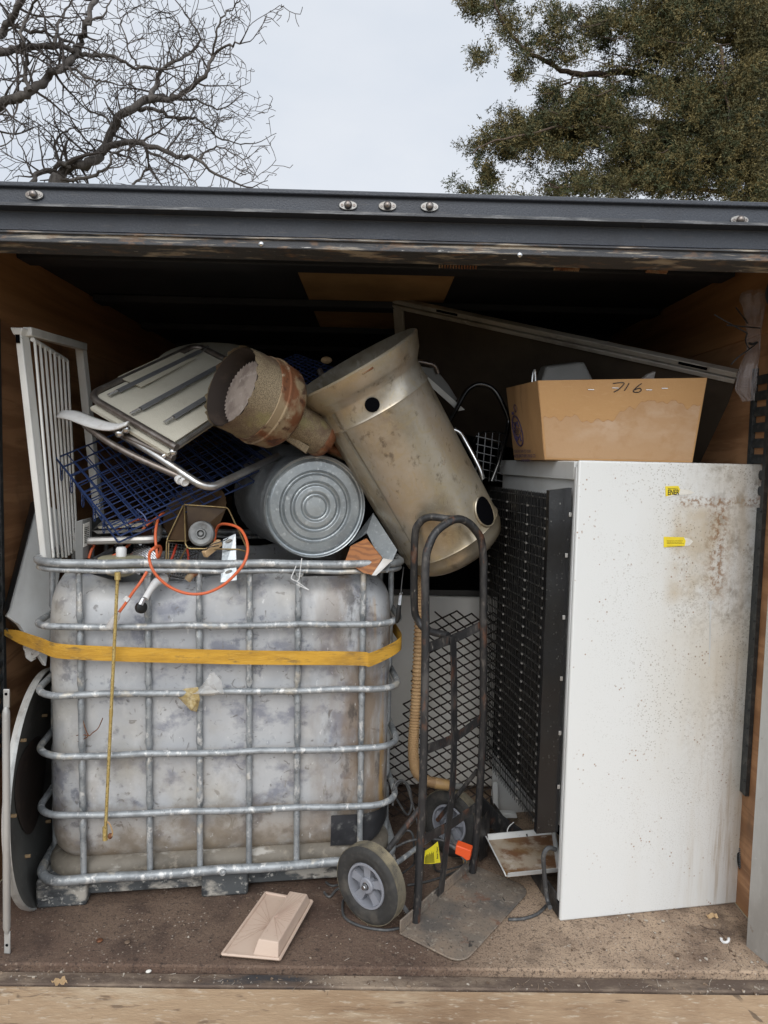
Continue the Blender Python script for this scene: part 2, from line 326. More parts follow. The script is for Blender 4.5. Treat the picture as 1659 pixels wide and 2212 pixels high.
m_strap = M('webbing', (.58, .32, .035), .8, 0, [((.38, .20, .022), 'noise', 10, (.5, .5, 3), .46, .64, .8), ((.13, .085, .04), 'noise', 24, (.6, .6, 2), .56, .68, .75), ((.26, .15, .045), 'noise', 5, S1, .56, .68, .7), ((.66, .42, .09), 'noise', 150, (.2, .2, 2.5), .55, .68, .6)], ('noise', 220, (.2, .2, 2.5), .5))
m_crib = M('crib_white', (.70, .70, .665), .42, 0, [((.46, .455, .42), 'noise', 6, (1, 1, .5), .46, .68, .7), ((.28, .26, .22), 'noise', 50, S1, .66, .72, .6)])
m_cream = M('cream_vinyl', (.55, .52, .43), .6, 0, [((.44, .41, .33), 'noise', 5, S1, .45, .68, .6), ((.6, .575, .49), 'noise', 60, S1, .55, .7, .4)], ('noise', 200, S1, .3))
m_cream2 = M('cream_flap', (.50, .465, .37), .65, 0, [((.41, .375, .29), 'noise', 9, S1, .45, .68, .6)], ('noise', 150, S1, .3))
m_slat = M('slat_steel', (.19, .195, .20), .5, .4, [((.12, .12, .125), 'noise', 20, S1, .5, .7, .6)])
m_chrome = M('tube_alu', (.50, .50, .49), .3, .85, [((.30, .27, .24), 'noise', 14, S1, .5, .64, .75), ((.65, .65, .64), 'noise', 50, S1, .6, .7, .6)], ('noise', 60, S1, .1))
m_chromed = M('tube_tarnished', (.22, .19, .17), .35, .8, [((.36, .34, .32), 'noise', 18, S1, .5, .64, .7), ((.12, .09, .075), 'noise', 30, S1, .58, .66, .7)])
m_steel = M('bright_steel', (.6, .6, .6), .22, .95, [((.4, .4, .4), 'noise', 20, S1, .5, .7, .5)])
m_blue = M('blue_wire', (.022, .042, .12), .4, .2, [((.06, .075, .14), 'noise', 50, S1, .55, .7, .7), ((.1, .08, .07), 'noise', 70, S1, .66, .7, .7)])
m_card = M('cardboard', (.50, .29, .125), .85, 0, [((.46, .255, .11), 'noise', 5, S1, .42, .66, .7), ((.54, .335, .16), 'noise', 90, (.3, 1, 1), .55, .7, .5)], ('noise', 150, S1, .25))
m_stainc = M('card_stain', (.47, .295, .16), .87, 0, [((.55, .40, .28), 'noise', 9, (.5, 1, 1), .48, .62, .7, ('z', .02, .12)), ((.42, .24, .11), 'noise', 20, S1, .5, .66, .5)], ('noise', 150, S1, .25))
m_stainl = M('stain_line', (.42, .225, .10), .88)
m_cardside = M('card_side', (.45, .265, .12), .85, 0, [((.38, .215, .09), 'noise', 7, (1, 1, .3), .45, .64, .8), ((.22, .115, .05), 'noise', 12, (1, 1, .25), .6, .7, .7)], ('noise', 150, S1, .25))
m_ink = M('purple_ink', (.045, .030, .085), .8, 0, [((.13, .09, .10), 'noise', 130, S1, .55, .7, .6)])
m_marker = M('marker_ink', (.05, .04, .035), .7)
m_black = M('black_paint', (.022, .022, .023), .45, .1, [((.09, .085, .08), 'noise', 16, (1, 1, .5), .52, .68, .7), ((.13, .06, .035), 'noise', 22, (1, 1, .4), .58, .66, .75), ((.14, .125, .11), 'noise', 70, (1, 1, .4), .56, .66, .6), ((.32, .30, .27), 'noise', 60, (1, 1, .5), .68, .72, .7)], ('noise', 50, S1, .35))
m_toe = M('toe_plate', (.185, .155, .125), .66, .15, [((.27, .205, .15), 'noise', 7, S1, .44, .62, .85), ((.095, .09, .085), 'noise', 5, S1, .50, .64, .8), ((.38, .34, .28), 'noise', 50, S1, .58, .68, .7), ((.17, .075, .045), 'noise', 13, S1, .60, .68, .75), ((.03, .028, .026), 'warp', 14, (1, .6, 1), .64, .68, .85), ((.07, .062, .055), 'noise', 120, S1, .56, .64, .7)], ('noise', 60, S1, .5))
m_tyre = M('tyre_rubber', (.030, .029, .027), .8, 0, [((.12, .105, .085), 'noise', 9, S1, .5, .68, .7), ((.06, .056, .05), 'noise', 40, S1, .5, .7, .7)], ('noise', 60, S1, .4))
m_tread = M('tyre_tread', (.12, .105, .075), .85, 0, [((.28, .235, .15), 'noise', 9, S1, .44, .62, .85), ((.05, .046, .04), 'noise', 26, S1, .54, .66, .7)], ('noise', 60, S1, .5))
m_rim = M('grey_rim', (.25, .26, .29), .5, 0, [((.17, .175, .19), 'noise', 12, S1, .5, .7, .6)])
m_mesh = M('expanded_metal', (.03, .022, .018), .6, .4, [((.08, .05, .035), 'noise', 30, S1, .5, .68, .7)])
m_hose = M('tan_hose', (.42, .275, .14), .55, 0, [((.32, .2, .1), 'noise', 10, S1, .48, .66, .6)])
m_hosetip = M('hose_cuff', (.35, .22, .09), .5, 0, [((.2, .12, .06), 'noise', 20, S1, .5, .66, .6)])
m_pink = M('beige_plastic', (.52, .40, .315), .5, 0, [((.45, .32, .25), 'noise', 7, S1, .45, .66, .6), ((.3, .21, .16), 'noise', 60, S1, .64, .72, .5)], ('wave', 3, (1.0, 1.0, 1.0), .12))
m_pinkline = M('moulded_line', (.435, .305, .235), .6)
m_brass = M('brass_rod', (.50, .37, .13), .4, .45, [((.62, .50, .22), 'noise', 120, (1, 1, .5), .48, .58, .8), ((.10, .07, .035), 'noise', 160, S1, .56, .64, .8)])
m_olive = M('olive_dome', (.33, .31, .21), .45, 0, [((.22, .2, .12), 'noise', 9, S1, .5, .68, .7), ((.12, .09, .05), 'spot', 40, S1, .14, .05, .8)])
m_orange = M('orange_cord', (.64, .13, .045), .5, 0, [((.5, .12, .05), 'noise', 20, S1, .5, .66, .6), ((.2, .12, .1), 'noise', 14, S1, .62, .70, .7)])
m_orange2 = M('orange_plug', (.70, .09, .02), .45)
m_clear = M('clear_plastic', (.62, .58, .54), .25, 0, (), None, .5, .45)
m_film = M('plastic_film', (.62, .61, .58), .22, 0, [((.4, .36, .28), 'noise', 20, S1, .5, .66, .6)], ('noise', 30, S1, .8), .6, .42)
m_filmgold = M('golden_film', (.42, .31, .12), .3, 0, [((.65, .55, .33), 'noise', 60, S1, .5, .64, .8), ((.16, .1, .04), 'noise', 40, S1, .56, .66, .7)], ('noise', 40, S1, .8), .6, .8)
m_bag = M('bag_film', (.42, .40, .41), .18, 0, [((.12, .11, .13), 'noise', 14, (1, 1, .3), .5, .66, .8)], ('noise', 26, (2, 2, .5), 1.0), .7, .22)
m_grey = M('grey_plastic', (.22, .22, .21), .6, 0, [((.16, .16, .15), 'noise', 8, S1, .45, .66, .6)])
m_silver = M('silver_trim', (.40, .39, .37), .4, .5, [((.27, .25, .22), 'noise', 8, S1, .48, .64, .7), ((.12, .1, .08), 'noise', 20, S1, .62, .7, .7)])
m_foil = M('chrome_ribs', (.55, .55, .55), .2, .9, [((.25, .25, .26), 'noise', 30, S1, .5, .62, .7)], ('noise', 25, S1, .8))
m_brown = M('brown_enamel', (.06, .035, .018), .4, .2, [((.11, .07, .03), 'noise', 8, S1, .48, .66, .7)])
m_gold = M('gold_wire', (.30, .22, .10), .4, .7, [((.16, .1, .05), 'noise', 40, S1, .5, .65, .7)])
m_disc = M('grey_disc', (.16, .165, .165), .5, .4, [((.28, .28, .27), 'noise', 14, S1, .5, .64, .7), ((.06, .055, .05), 'noise', 20, S1, .55, .66, .7), ((.3, .08, .06), 'noise', 12, S1, .7, .72, .7)])
m_wood = M('wood_handle', (.48, .33, .18), .7, 0, [((.33, .21, .1), 'noise', 20, (1, 1, 4), .48, .66, .7)])
m_owood = M('orange_wood', (.33, .125, .035), .45, 0, [((.17, .06, .018), 'wave', 9, (1.2, 1, 2), .4, .8, .7), ((.48, .22, .07), 'noise', 30, (.3, 1, 3), .55, .7, .6)])
m_whiteplas = M('white_plastic', (.66, .66, .65), .4, 0, [((.5, .48, .45), 'noise', 20, S1, .55, .68, .6)])
m_dish = M('dish_grey', (.12, .12, .11), .6, .1, [((.055, .05, .046), 'noise', 5, S1, .45, .66, .8), ((.2, .19, .175), 'noise', 30, S1, .6, .7, .5)])
m_dishdark = M('dish_hollow', (.035, .025, .02), .7, 0, [((.08, .055, .04), 'noise', 12, S1, .55, .68, .7)])
m_dishrim = M('dish_rim', (.52, .52, .49), .4, .3, [((.3, .29, .27), 'noise', 18, S1, .5, .66, .7)])
m_panel = M('leaning_panel', (.075, .058, .042), .7, 0, [((.045, .035, .026), 'noise', 4, S1, .45, .66, .7)], spec=.2)
m_pframe = M('panel_frame', (.46, .43, .38), .5, .3, [((.22, .19, .16), 'noise', 12, (.3, 1, 1), .5, .64, .7), ((.6, .58, .54), 'noise', 40, (.2, 1, 1), .58, .68, .7)])
m_yellow = M('yellow_tag', (.80, .68, .02), .6)
m_sticker = M('yellow_sticker', (.78, .62, .03), .5, 0, [((.70, .45, .02), 'noise', 30, S1, .5, .66, .5)])
m_paper = M('torn_paper', (.70, .68, .62), .8, 0, [((.55, .5, .42), 'noise', 40, S1, .52, .68, .6)])
m_print = M('black_print', (.03, .027, .015), .6)
m_rusttray = M('rust_stain', (.40, .33, .25), .65, 0, [((.17, .075, .03), 'noise', 11, S1, .46, .58, .95), ((.5, .44, .37), 'noise', 18, S1, .58, .66, .8), ((.26, .16, .06), 'noise', 5, S1, .5, .62, .6)], ('noise', 60, S1, .4))
m_cordgrey = M('grey_cord', (.055, .056, .057), .5, 0, [((.16, .155, .145), 'noise', 30, S1, .52, .66, .7)])
m_ties = M('black_nylon', (.008, .008, .008), .4)
m_bark = M('oak_bark', (.095, .082, .072), .9, 0, [((.155, .14, .125), 'noise', 9, (1, 1, .5), .5, .66, .8), ((.035, .028, .025), 'noise', 22, (1, 1, .4), .52, .66, .8)], ('noise', 30, S1, 1.0))
m_twig = M('oak_twig', (.075, .062, .055), .9)
m_cbark = M('cedar_bark', (.11, .075, .055), .9, 0, [((.05, .035, .028), 'noise', 20, (1, 1, .3), .5, .66, .8)], ('noise', 30, S1, .8))
m_ced = [M('cedar_green', (.066, .078, .030), .8, 0, [((.035, .045, .02), 'noise', 2.2, S1, .45, .62, .8), ((.11, .085, .03), 'noise', 1.7, S1, .52, .66, .8)]),
         M('cedar_bronze', (.18, .14, .048), .8, 0, [((.075, .075, .03), 'noise', 2.5, S1, .45, .62, .8)])]
m_ground = M('ground', (.16, .13, .09), .95, 0, [((.22, .19, .12), 'noise', .8, S1, .42, .64, .8), ((.09, .09, .045), 'noise', 3, S1, .5, .66, .7)], ('noise', 20, S1, .6))
m_debris = M('debris_chips', (.27, .20, .14), .9, 0, [((.11, .07, .045), 'cell', 40, S1, .3, .5, .9), ((.50, .45, .38), 'cell', 60, S1, .72, .85, .8)])
m_washer = M('washer_white', (.80, .79, .75), .45, 0, [((.66, .63, .56), 'noise', 3, S1, .45, .66, .6)])

# ================================================================== setting
single('ground', MB().add([(-600, -600, -.95), (600, -600, -.95), (600, 600, -.95), (-600, 600, -.95)], [(0, 1, 2, 3)]), m_ground, kind='structure', sm=0)

# ------------------------------------------------------------------ truck body
TY = .015
truck = thing('box_truck', 'dark grey box truck body with plywood sides, open rear and brown cargo floor', 'truck', (0, 0, 0), TY)
def tp(name, mb, m, **k): return part(name, mb, m, truck, world=False, **k)
W2, ZC, YB = 1.27, 2.185, 6.4
floor_mb = MB()
bx = -W2
for i in range(6):
    wdt = 2 * W2 / 6
    floor_mb.mm((bx + .001, 1.985, -.05), (bx + wdt - .001, YB, -.0005 * (i % 2))); bx += wdt
tp('cargo_floor', MB().mm((-W2, 1.985, -.05), (W2, YB, 0)), m_floor, bev=.006)
tp('threshold', MB().mm((-W2, 1.934, -.08), (W2, 1.983, -.022)), m_sill, bev=.004)
for sx in (-1, 1):
    wl = MB().mm((sx * W2, 2.0, .0), (sx * (W2 + .03), YB, ZC)); tp('side_wall', wl, m_ply)
    tp('wall_band', MB().mm((sx * (W2 - .006), 2.02, 1.93), (sx * (W2 + .001), YB - .1, ZC - .002)), m_ply2)
    tr = MB(); y0, y1 = (2.32, 2.425) if sx < 0 else (2.27, 2.385)
    xa = sx * (W2 - .014); xb = sx * (W2 - .001)
    z0, z1 = (.42, 1.93) if sx < 0 else (.40, 1.82)
    tr.mm((xa, y0, z0), (xb, y0 + .018, z1)); tr.mm((xa, y1 - .018, z0), (xb, y1, z1))
    z = z0 + .02
    if sx > 0:
        tr.mm((sx * (W2 - .0115), y0 + .018, z0), (sx * (W2 - .001), y1 - .018, 1.36)); z = 1.40
        for q in range(16): tr.ball((W2 - .015, y0 + .009, .45 + q * .06), .004, 6, 4)
    while z < z1 - .03:
        pf = [(sx * (W2 - .007), z), (sx * (W2 - .011), z + .006), (sx * (W2 - .0125), z + .016), (sx * (W2 - .011), z + .026), (sx * (W2 - .006), z + .031), (sx * (W2 - .003), z + .016)]
        tr.prism([(x, y0 + .018, zz) for x, zz in pf], (0, y1 - y0 - .036, 0)); z += .052
    tp('cargo_track', tr, m_track)
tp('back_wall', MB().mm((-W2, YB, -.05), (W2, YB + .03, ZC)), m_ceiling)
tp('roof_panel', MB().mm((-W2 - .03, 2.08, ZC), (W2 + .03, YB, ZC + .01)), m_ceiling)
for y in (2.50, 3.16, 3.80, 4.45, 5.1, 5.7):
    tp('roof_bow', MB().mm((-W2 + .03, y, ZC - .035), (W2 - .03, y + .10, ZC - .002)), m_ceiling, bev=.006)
for y0, y1 in ((2.605, 3.155), (3.265, 3.795)):
    tp('ceiling_patch', MB().mm((-.30, y0, ZC - .006), (.285, y1, ZC - .0015)), m_tanpanel)
# header beam: flanged profile extruded across the opening
HY = 1.95
prof = [(.10, 2.199), (-.012, 2.199), (-.012, 2.187), (.0, 2.184), (.0, 2.145), (-.024, 2.141), (-.024, 2.133), (.012, 2.131), (.014, 2.083), (-.006, 2.077), (.10, 2.077)]
hb = MB().prism([(-1.36, HY + y, z) for y, z in prof], (2.72, 0, 0)); tp('header_beam', hb, m_header, sm=0, bev=.0025)
tp('header_ledge', MB().mm((-1.36, HY - .0265, 2.1325), (1.36, HY - .0242, 2.1405)), m_scuff)
tp('header_lip', MB().prism([(-1.36, HY + y, z) for y, z in [(-.006, 2.075), (-.012, 2.072), (-.013, 2.068), (-.006, 2.066), (-.006, 2.053), (-.016, 2.050), (-.016, 2.043), (.09, 2.041), (.09, 2.075)]], (2.72, 0, 0)), m_worn, sm=0, bev=.002)
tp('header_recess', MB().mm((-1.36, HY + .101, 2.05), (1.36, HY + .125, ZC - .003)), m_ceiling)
tw = root_matrix(truck).inverted()
def on_header(u, v):
    p = tw @ P(u, v, HY - .005); return p
for u, v in ((79, 425), (752, 444), (837, 445), (928, 446), (1604, 472)):
    c = on_header(u, v); c.y = HY
    ring = []
    for k in range(20):
        a = 2 * math.pi * k / 20; ring.append((c.x + .024 * math.cos(a), c.y - .006, c.z + .0125 * math.copysign(abs(math.sin(a)) ** .65, math.sin(a)) * (1 - .25 * abs(math.cos(a)) ** 3)))
    ml = tp('marker_light', MB().prism(ring, (0, .0055, 0)), m_silver, bev=.0015)
    le = MB().lathe([(.0105, 0), (.0105, .006), (.008, .010), (.0045, .0125), (.0, .013)], (c.x, c.y - .006, c.z), (0, -1, 0), 18)
    for s_ in (-1, 1): le.lathe([(.004, 0), (.004, .0015), (.002, .0016), (.0018, .0005), (0, .0005)], (c.x + s_ * .016, c.y - .006, c.z), (0, -1, 0), 10)
    part('bulb_socket', le, m_chromed, ml, world=False)
for u, v in ((240, 446), (540, 454), (1104, 472), (1393, 484)):
    c = on_header(u, v); tp('rivet', MB().lathe([(.005, 0), (.0045, .003), (.002, .0045), (0, .0046)], (c.x, HY, c.z), (0, -1, 0), 10), m_ties)
for u, v in ((566, 531), (1122, 552)):
    c = on_header(u, v); tp('bolt', MB().lathe([(.007, 0), (.0065, .004), (.003, .007), (0, .0072)], (c.x, HY - .014, c.z), (0, -1, 0), 12), m_steel)
# roller brackets at both top corners, coil springs behind the lip
for sx in (-1, 1):
    rb = MB().lathe([(.022, -.05), (.045, -.05), (.045, .05), (.022, .05), (.022, -.05)], (sx * 1.19, 2.07, 2.0), (1, .1, 0), 20)
    rb.mm((sx * 1.13, 2.06, 1.975), (sx * 1.2, 2.075, 2.03)); tp('door_roller', rb, m_track)
for u0, u1, v in ((945, 1030, 567), (1195, 1250, 572), (1395, 1440, 577)):
    a, b = tw @ P(u0, v, 2.09), tw @ P(u1, v + 3, 2.09); n = 14; pts = []
    for i in range(n * 8):
        t = i / (n * 8); an = i * math.pi / 4
        pts.append(a.lerp(b, t) + Vector((0, math.cos(an) * .014, math.sin(an) * .014)))
    tp('coil_spring', MB().tube(pts, .0026, 4), m_rust)
# right rear corner post, side trim
tp('corner_post', MB().prism([(1.225, 1.99, -.02), (1.225, 1.99, 2.02), (1.192, 2.10, 2.02), (1.192, 2.10, -.01)], (.09, .012, 0)), m_alu, bev=.004)
tp('corner_post', MB().mm((-1.36, 1.99, -.05), (-1.268, 2.06, 2.0)), m_alu, bev=.004)
# plywood deck in front of the threshold
deck = single('loading_deck', MB().patch((-1.75, -1.0, -.026), (1.75, -1.0, -.026), (1.75, 1.951, -.026), (-1.75, 1.903, -.026), 30, 30, lambda u, v: .0015 * math.sin(u * 31) * math.sin(v * 9), .05), m_deck,
              'worn tan plywood loading deck in front of the truck threshold', 'deck', sm=0)

# ================================================================== IBC tote
ibc = thing('liquid_tote', 'big cloudy white plastic liquid tote in a galvanised bar cage on a muddy pallet', 'tote', (-1.11, 2.219, 0), math.radians(8.5))
IM = root_matrix(ibc)
def IB(x, y, z): return IM @ Vector((x, y, z))
def rrect(x0, x1, y0, y1, r, n=7, side=10):
    pts = []
    for cx, cy, a0 in ((x0 + r, y0 + r, 180), (x1 - r, y0 + r, 270), (x1 - r, y1 - r, 0), (x0 + r, y1 - r, 90)):
        arc = [(cx + r * math.cos(math.radians(a0 + 90 * k / n)), cy + r * math.sin(math.radians(a0 + 90 * k / n))) for k in range(n + 1)]
        if pts:
            a, b = pts[-1], arc[0]; pts += [(a[0] + (b[0] - a[0]) * k / side, a[1] + (b[1] - a[1]) * k / side) for k in range(1, side)]
        pts += arc
    a, b = pts[-1], pts[0]; pts += [(a[0] + (b[0] - a[0]) * k / side, a[1] + (b[1] - a[1]) * k / side) for k in range(1, side)]
    return pts
TX0, TX1, TY0, TY1 = .022, 1.172, .016, .95
tk = MB(); prof = [(.06, .128), (.028, .142), (.010, .172), (0, .23), (0, .4), (.003, .6), (0, .8), (0, .95), (.006, 1.01), (.018, 1.05), (.04, 1.085), (.062, 1.098), (.072, 1.096), (.08, 1.06), (.085, .93)]
nl = None
rnd = random.Random(3)
for ins, z in prof:
    lp = rrect(TX0 + ins, TX1 - ins, TY0 + ins, TY1 - ins, .115 - ins * .5); nl = len(lp)
    for (x, y) in lp:
        sag = 0
        if z > 1.03:
            sag = -.035 * math.exp(-((x - .36) / .17) ** 2) - .012 * math.exp(-((x - .95) / .2) ** 2) + .006 * math.sin(x * 43) + .004 * math.sin(x * 91 + 1)
        bul = .008 * math.sin(math.pi * max(0, min(1, (z - .15) / .95))) * math.sin(math.pi * max(0, min(1, (x - TX0) / (TX1 - TX0))))
        tk.v.append(Vector((x, y - (bul if y < .3 else 0), z + sag)))
for i in range(len(prof) - 1):
    for k in range(nl): tk.f.append((i * nl + k, i * nl + (k + 1) % nl, (i + 1) * nl + (k + 1) % nl, (i + 1) * nl + k))
tk.f.append(tuple(range((len(prof) - 1) * nl, len(prof) * nl))); tk.f.append(tuple(range(nl))[::-1])
part('tank', tk, m_tank, ibc, world=False, sm=60)
# black valve patch wrapped round the lower right corner of the tank
vp = MB(); lp = [q for q in rrect(TX0 - .004, TX1 + .004, TY0 - .004, TY1 + .004, .117) if q[0] > .955 and q[1] < .12]
lp = [(.962, TY0 - .012)] + [(x, y - (.006 if y < .04 else .001)) for x, y in lp]
for x, y in lp:
    for z in (.148, .2, .262): vp.v.append(Vector((x if z > .16 else x - .02 * (x > 1.1), y + (.010 if z < .16 else 0), z)))
for i in range(len(lp) - 1):
    for k in range(2): vp.f.append((i * 3 + k, i * 3 + 3 + k, i * 3 + 4 + k, i * 3 + 1 + k))
part('black_patch', vp, m_patch, ibc, world=False, label='soot black patch round the lower right corner')
ty = MB(); tp_prof = [(.0, .085), (.0, .118), (.010, .136), (.03, .148), (.05, .14)]
for ins, z in tp_prof:
    lp = rrect(.012 + ins, 1.185 - ins, .012 + ins, .965 - ins, .12)
    ty.v += [Vector((x, y, z)) for x, y in lp]
for i in range(len(tp_prof) - 1):
    for k in range(nl): ty.f.append((i * nl + k, i * nl + (k + 1) % nl, (i + 1) * nl + (k + 1) % nl, (i + 1) * nl + k))
ty.f.append(tuple(range(nl))[::-1])
part('base_tray', ty, m_tray, ibc, world=False)
def rail(z, r, x0=0.0, x1=1.2, y0=-.018, dz=0.0, flat=1.0):
    lp = rrect(x0, x1, y0, .985, .10, 7, 8)
    pts = [Vector((x, y, z + dz * (x - .6) + .0025 * math.sin(x * 17 + z * 40))) for x, y in lp]
    part('cage_rail', MB().tube(pts, r, 10, closed=True, flat=flat, up=Vector((0, 0, 1))), m_galv, ibc, world=False, sm=60)
rail(1.142, .0135, 0, 1.195, -.02, -.004); rail(1.118, .0085, .002, 1.193, -.017, -.004)
for z, dz in ((.938, -.001), (.716, -.006), (.512, -.012), (.312, -.016)): rail(z, .0112, 0.0, 1.195, -.02, dz)
rail(.106, .0155, .0, 1.19, -.020, .006)
PX = (.148, .358, .52, .682, .842, 1.06)
def post(x, y, lean=0.0, nx=0.0, ny=1.0):
    pts = []; rs = []
    for k in range(60):
        z = .115 + (1.128 - .115) * k / 59
        d = min(abs(z - q) for q in (.938, .716, .512, .312))
        e = math.exp(-(d / .022) ** 2); e2 = math.exp(-((d - .035) / .014) ** 2)
        pts.append(Vector((x + lean * (z - .6) + nx * .009 * e, y + ny * .009 * e, z))); rs.append(.0102 + .0022 * e2 - .0015 * e)
    part('cage_post', MB().tube(pts, rs, 8), m_galv, ibc, world=False, sm=60)
for x in PX: post(x, -.002, -.006)
for y in (.16, .42, .68, .92): post(1.178, y, 0, -1, 0); post(.016, y, 0, 1, 0)
for x, z in ((.358, 1.112), (.842, 1.108)):
    part('bolt', MB().lathe([(.013, 0), (.013, .004), (.011, .006), (.006, .006), (.005, .009), (0, .0095)], (x, -.016, z), (0, -1, 0), 16), m_galv, ibc, world=False)
part('bolt', MB().lathe([(.011, 0), (.010, .006), (0, .009)], (.60, -.036, .108), (0, -1, 0), 16), m_galv, ibc, world=False)
for x0, x1 in ((0, .158), (.527, .682), (1.04, 1.195)):
    for y0 in (0.0, .42, .83):
        b = MB(); b.mm((x0, y0, .0), (x1, y0 + .13, .094))
        part('pallet_block', b, m_pallet, ibc, world=False, bev=.008)
for y0 in (.035, .46, .87):
    part('pallet_runner', MB().mm((.02, y0, .018), (1.175, y0 + .075, .088)), m_pallet, ibc, world=False, bev=.005)

# yellow strap round the tote, hooked to the left track
sp = [P(8, 1366, 2.40), P(40, 1377, 2.34), P(88, 1392, 2.26), IB(.10, -.036, .866), IB(.26, -.036, .853), IB(.55, -.036, .842), IB(.85, -.036, .830), IB(1.05, -.036, .822), IB(1.085, -.034, .822), IB(1.185, .02, .850), IB(1.205, .1, .858), IB(1.205, .4, .86)]
wd = [.008, .022, .024, .0235, .0235, .0235, .0235, .0235, .0235, .0235, .0235, .0235]
pts = smooth(sp, 6); st = MB()
for i, p in enumerate(pts):
    t = i / 6; k = min(int(t), len(wd) - 2); h = wd[k] + (wd[k + 1] - wd[k]) * (t - k)
    wob = .0012 * math.sin(i * .9)
    for dz, dy in ((-h, 0), (0, wob), (h, 0), (h, .0022), (-h, .0022)): st.v.append(p + Vector((0, dy - .001, dz + .002 * math.sin(i * .35))))
for i in range(len(pts) - 1):
    for k in range(5): st.f.append((i * 5 + k, i * 5 + 5 + k, i * 5 + 5 + (k + 1) % 5, i * 5 + (k + 1) % 5))
strap = single('cargo_strap', st, m_strap, 'faded yellow webbing strap stretched across the front of the caged tote', 'strap', sm=60)
hk = MB().tube(fillet([P(2, 1366, 2.42), P(14, 1372, 2.40), P(22, 1366, 2.38), P(14, 1358, 2.39)], .01), .004, 6)
part('strap_hook', hk, m_track, strap)
# twist of wire through two holes in the tank
tw_ = MB()
for q in ([(178, 1790 - 1), (184, 1812), (192, 1828), (200, 1822), (212, 1812), (222, 1798 - 8)], [(165, 1828), (176, 1826), (190, 1829), (180, 1836), (168, 1841)]):
    tw_.tube(smooth([P(u, v - 239, 2.235) for u, v in q], 5), .0016, 5)
single('twisted_wire', tw_, m_rust, 'thin rusty twist of wire tied round a cage post on the left', 'wire')
single('bent_wire_hook', MB().tube(fillet(PP((652, 1206, 2.29), (646, 1252, 2.285), (641, 1256, 2.285), (628, 1250, 2.285), (640, 1222, 2.30)), .006), .0016, 5).tube(fillet(PP((641, 1256, 2.285), (668, 1275, 2.28), (640, 1262, 2.28)), .004), .0014, 5), m_whiteplas,
       'thin white bent wire hooked over the top rail of the tote', 'wire')
# plastic film scraps caught behind the cage
for pts_, seed in (([(412, 1500), (437, 1480), (452, 1456), (462, 1452), (478, 1470), (484, 1500), (450, 1504)], 1), ([(378, 1500), (400, 1487), (428, 1484), (432, 1512), (425, 1538), (412, 1535), (398, 1520)], 2)):
    r_ = random.Random(seed); mb = MB(); c = Vector(); ring = [P(u, v, 2.268 + r_.uniform(-.012, .004)) for u, v in pts_]
    for q in ring: c += q / len(ring)
    mid = [c.lerp(q, .55) + Vector((r_.uniform(-.006, .006), r_.uniform(-.016, .0), r_.uniform(-.006, .006))) for q in ring]
    n = len(ring); mb.v = ring + mid + [c + Vector((0, -.01, 0))]
    for i in range(n):
        j = (i + 1) % n; mb.f += [(i, j, n + j), (i, n + j, n + i), (n + i, n + j, 2 * n)]
    single('film_scrap', mb, m_film if seed == 1 else m_filmgold, ('crumpled clear plastic scrap above the third cage rail' if seed == 1 else 'golden crumpled plastic scrap stuck behind the third cage rail'), 'plastic scrap', sm=0)

# ================================================================== refrigerator
fr = thing('refrigerator', 'white refrigerator speckled with mould and rust, side panel towards the opening', 'refrigerator', (.603, 2.214, 0), math.radians(10.55))
FM = root_matrix(fr)
def FR(x, y, z): return FM @ Vector((x, y, z))
def fp(name, mb, m, **k): return part(name, mb, m, fr, world=False, **k)
FW, FD, FH = .658, .72, 1.502
fp('side_panel', MB().mm((0, 0, .0), (FW, .014, FH)), m_white, bev=.006, bs=3)
fp('cabinet', MB().mm((.012, .0145, .29), (FW - .006, FD, FH - .002)), m_white2, bev=.006, bs=3)
fp('edge_flange', MB().mm((-.001, .0145, .06), (.0115, .030, FH - .02)), m_white2, bev=.003)
fp('top_flange', MB().mm((-.001, .031, FH - .062), (.0115, FD, FH - .003)), m_white2, bev=.003)
fp('side_panel', MB().mm((.01, FD - .014, .0), (FW - .006, FD - .001, .288)), m_white2, bev=.003)
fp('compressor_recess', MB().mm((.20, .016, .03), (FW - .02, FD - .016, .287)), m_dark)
fp('base_rail', MB().mm((.0, .016, .004), (.022, FD - .016, .05)).mm((.0, .03, .0505), (.005, FD - .016, .075)), m_black, bev=.002)
wb = MB(); cy0, cy1, cz0, cz1, cxp = .068, .655, .285, 1.395, -.062
for i in range(64):
    y = cy0 + (cy1 - cy0) * i / 63 + .0015 * math.sin(i * 5.1)
    wb.tube([(cxp - .004 * ((i % 2) * 2 - 1), y, cz0), (cxp - .004 * ((i % 2) * 2 - 1), y, cz1)], .0011, 4)
fp('grille_wires', wb, m_wire, sm=0)
tb = MB(); pts = []
zz = cz0 + .02; k = 0
while zz < cz1 - .01:
    ya, yb = (cy0 + .002, cy1) if k % 2 == 0 else (cy1, cy0 + .002)
    pts += [(cxp, ya, zz), (cxp, yb, zz)]; zz += .0325; k += 1
tb.tube(fillet(pts, .015, 4), .003, 5)
fp('condenser_coil', tb, m_wirebr, sm=60)
fp('coil_backing', MB().mm((-.010, .06, .292), (.006, .67, 1.385)), m_dark)
clip = MB()  # silver dashes set on the tubes as their white highlights, no real fasteners
for y in (.082, .24, .44, .62):
    zz = cz0 + .02
    while zz < cz1 - .02: clip.box((cxp - .006, y, zz), (.004, .010, .0062)); zz += .0325
fp('coil_highlights', clip, m_silver, sm=0)['kind'] = 'stuff'
bf = MB().patch((-.078, .034, .285), (-.004, .034, .285), (-.004, .034, 1.415), (-.078, .034, 1.405), 6, 24, lambda u, v: .006 * math.sin(u * 9 + v * 4) * max(0, (v - .6)) + .002 * math.sin(v * 30), .022)
fp('baffle', bf, m_blackgl, sm=50)
tg = MB()
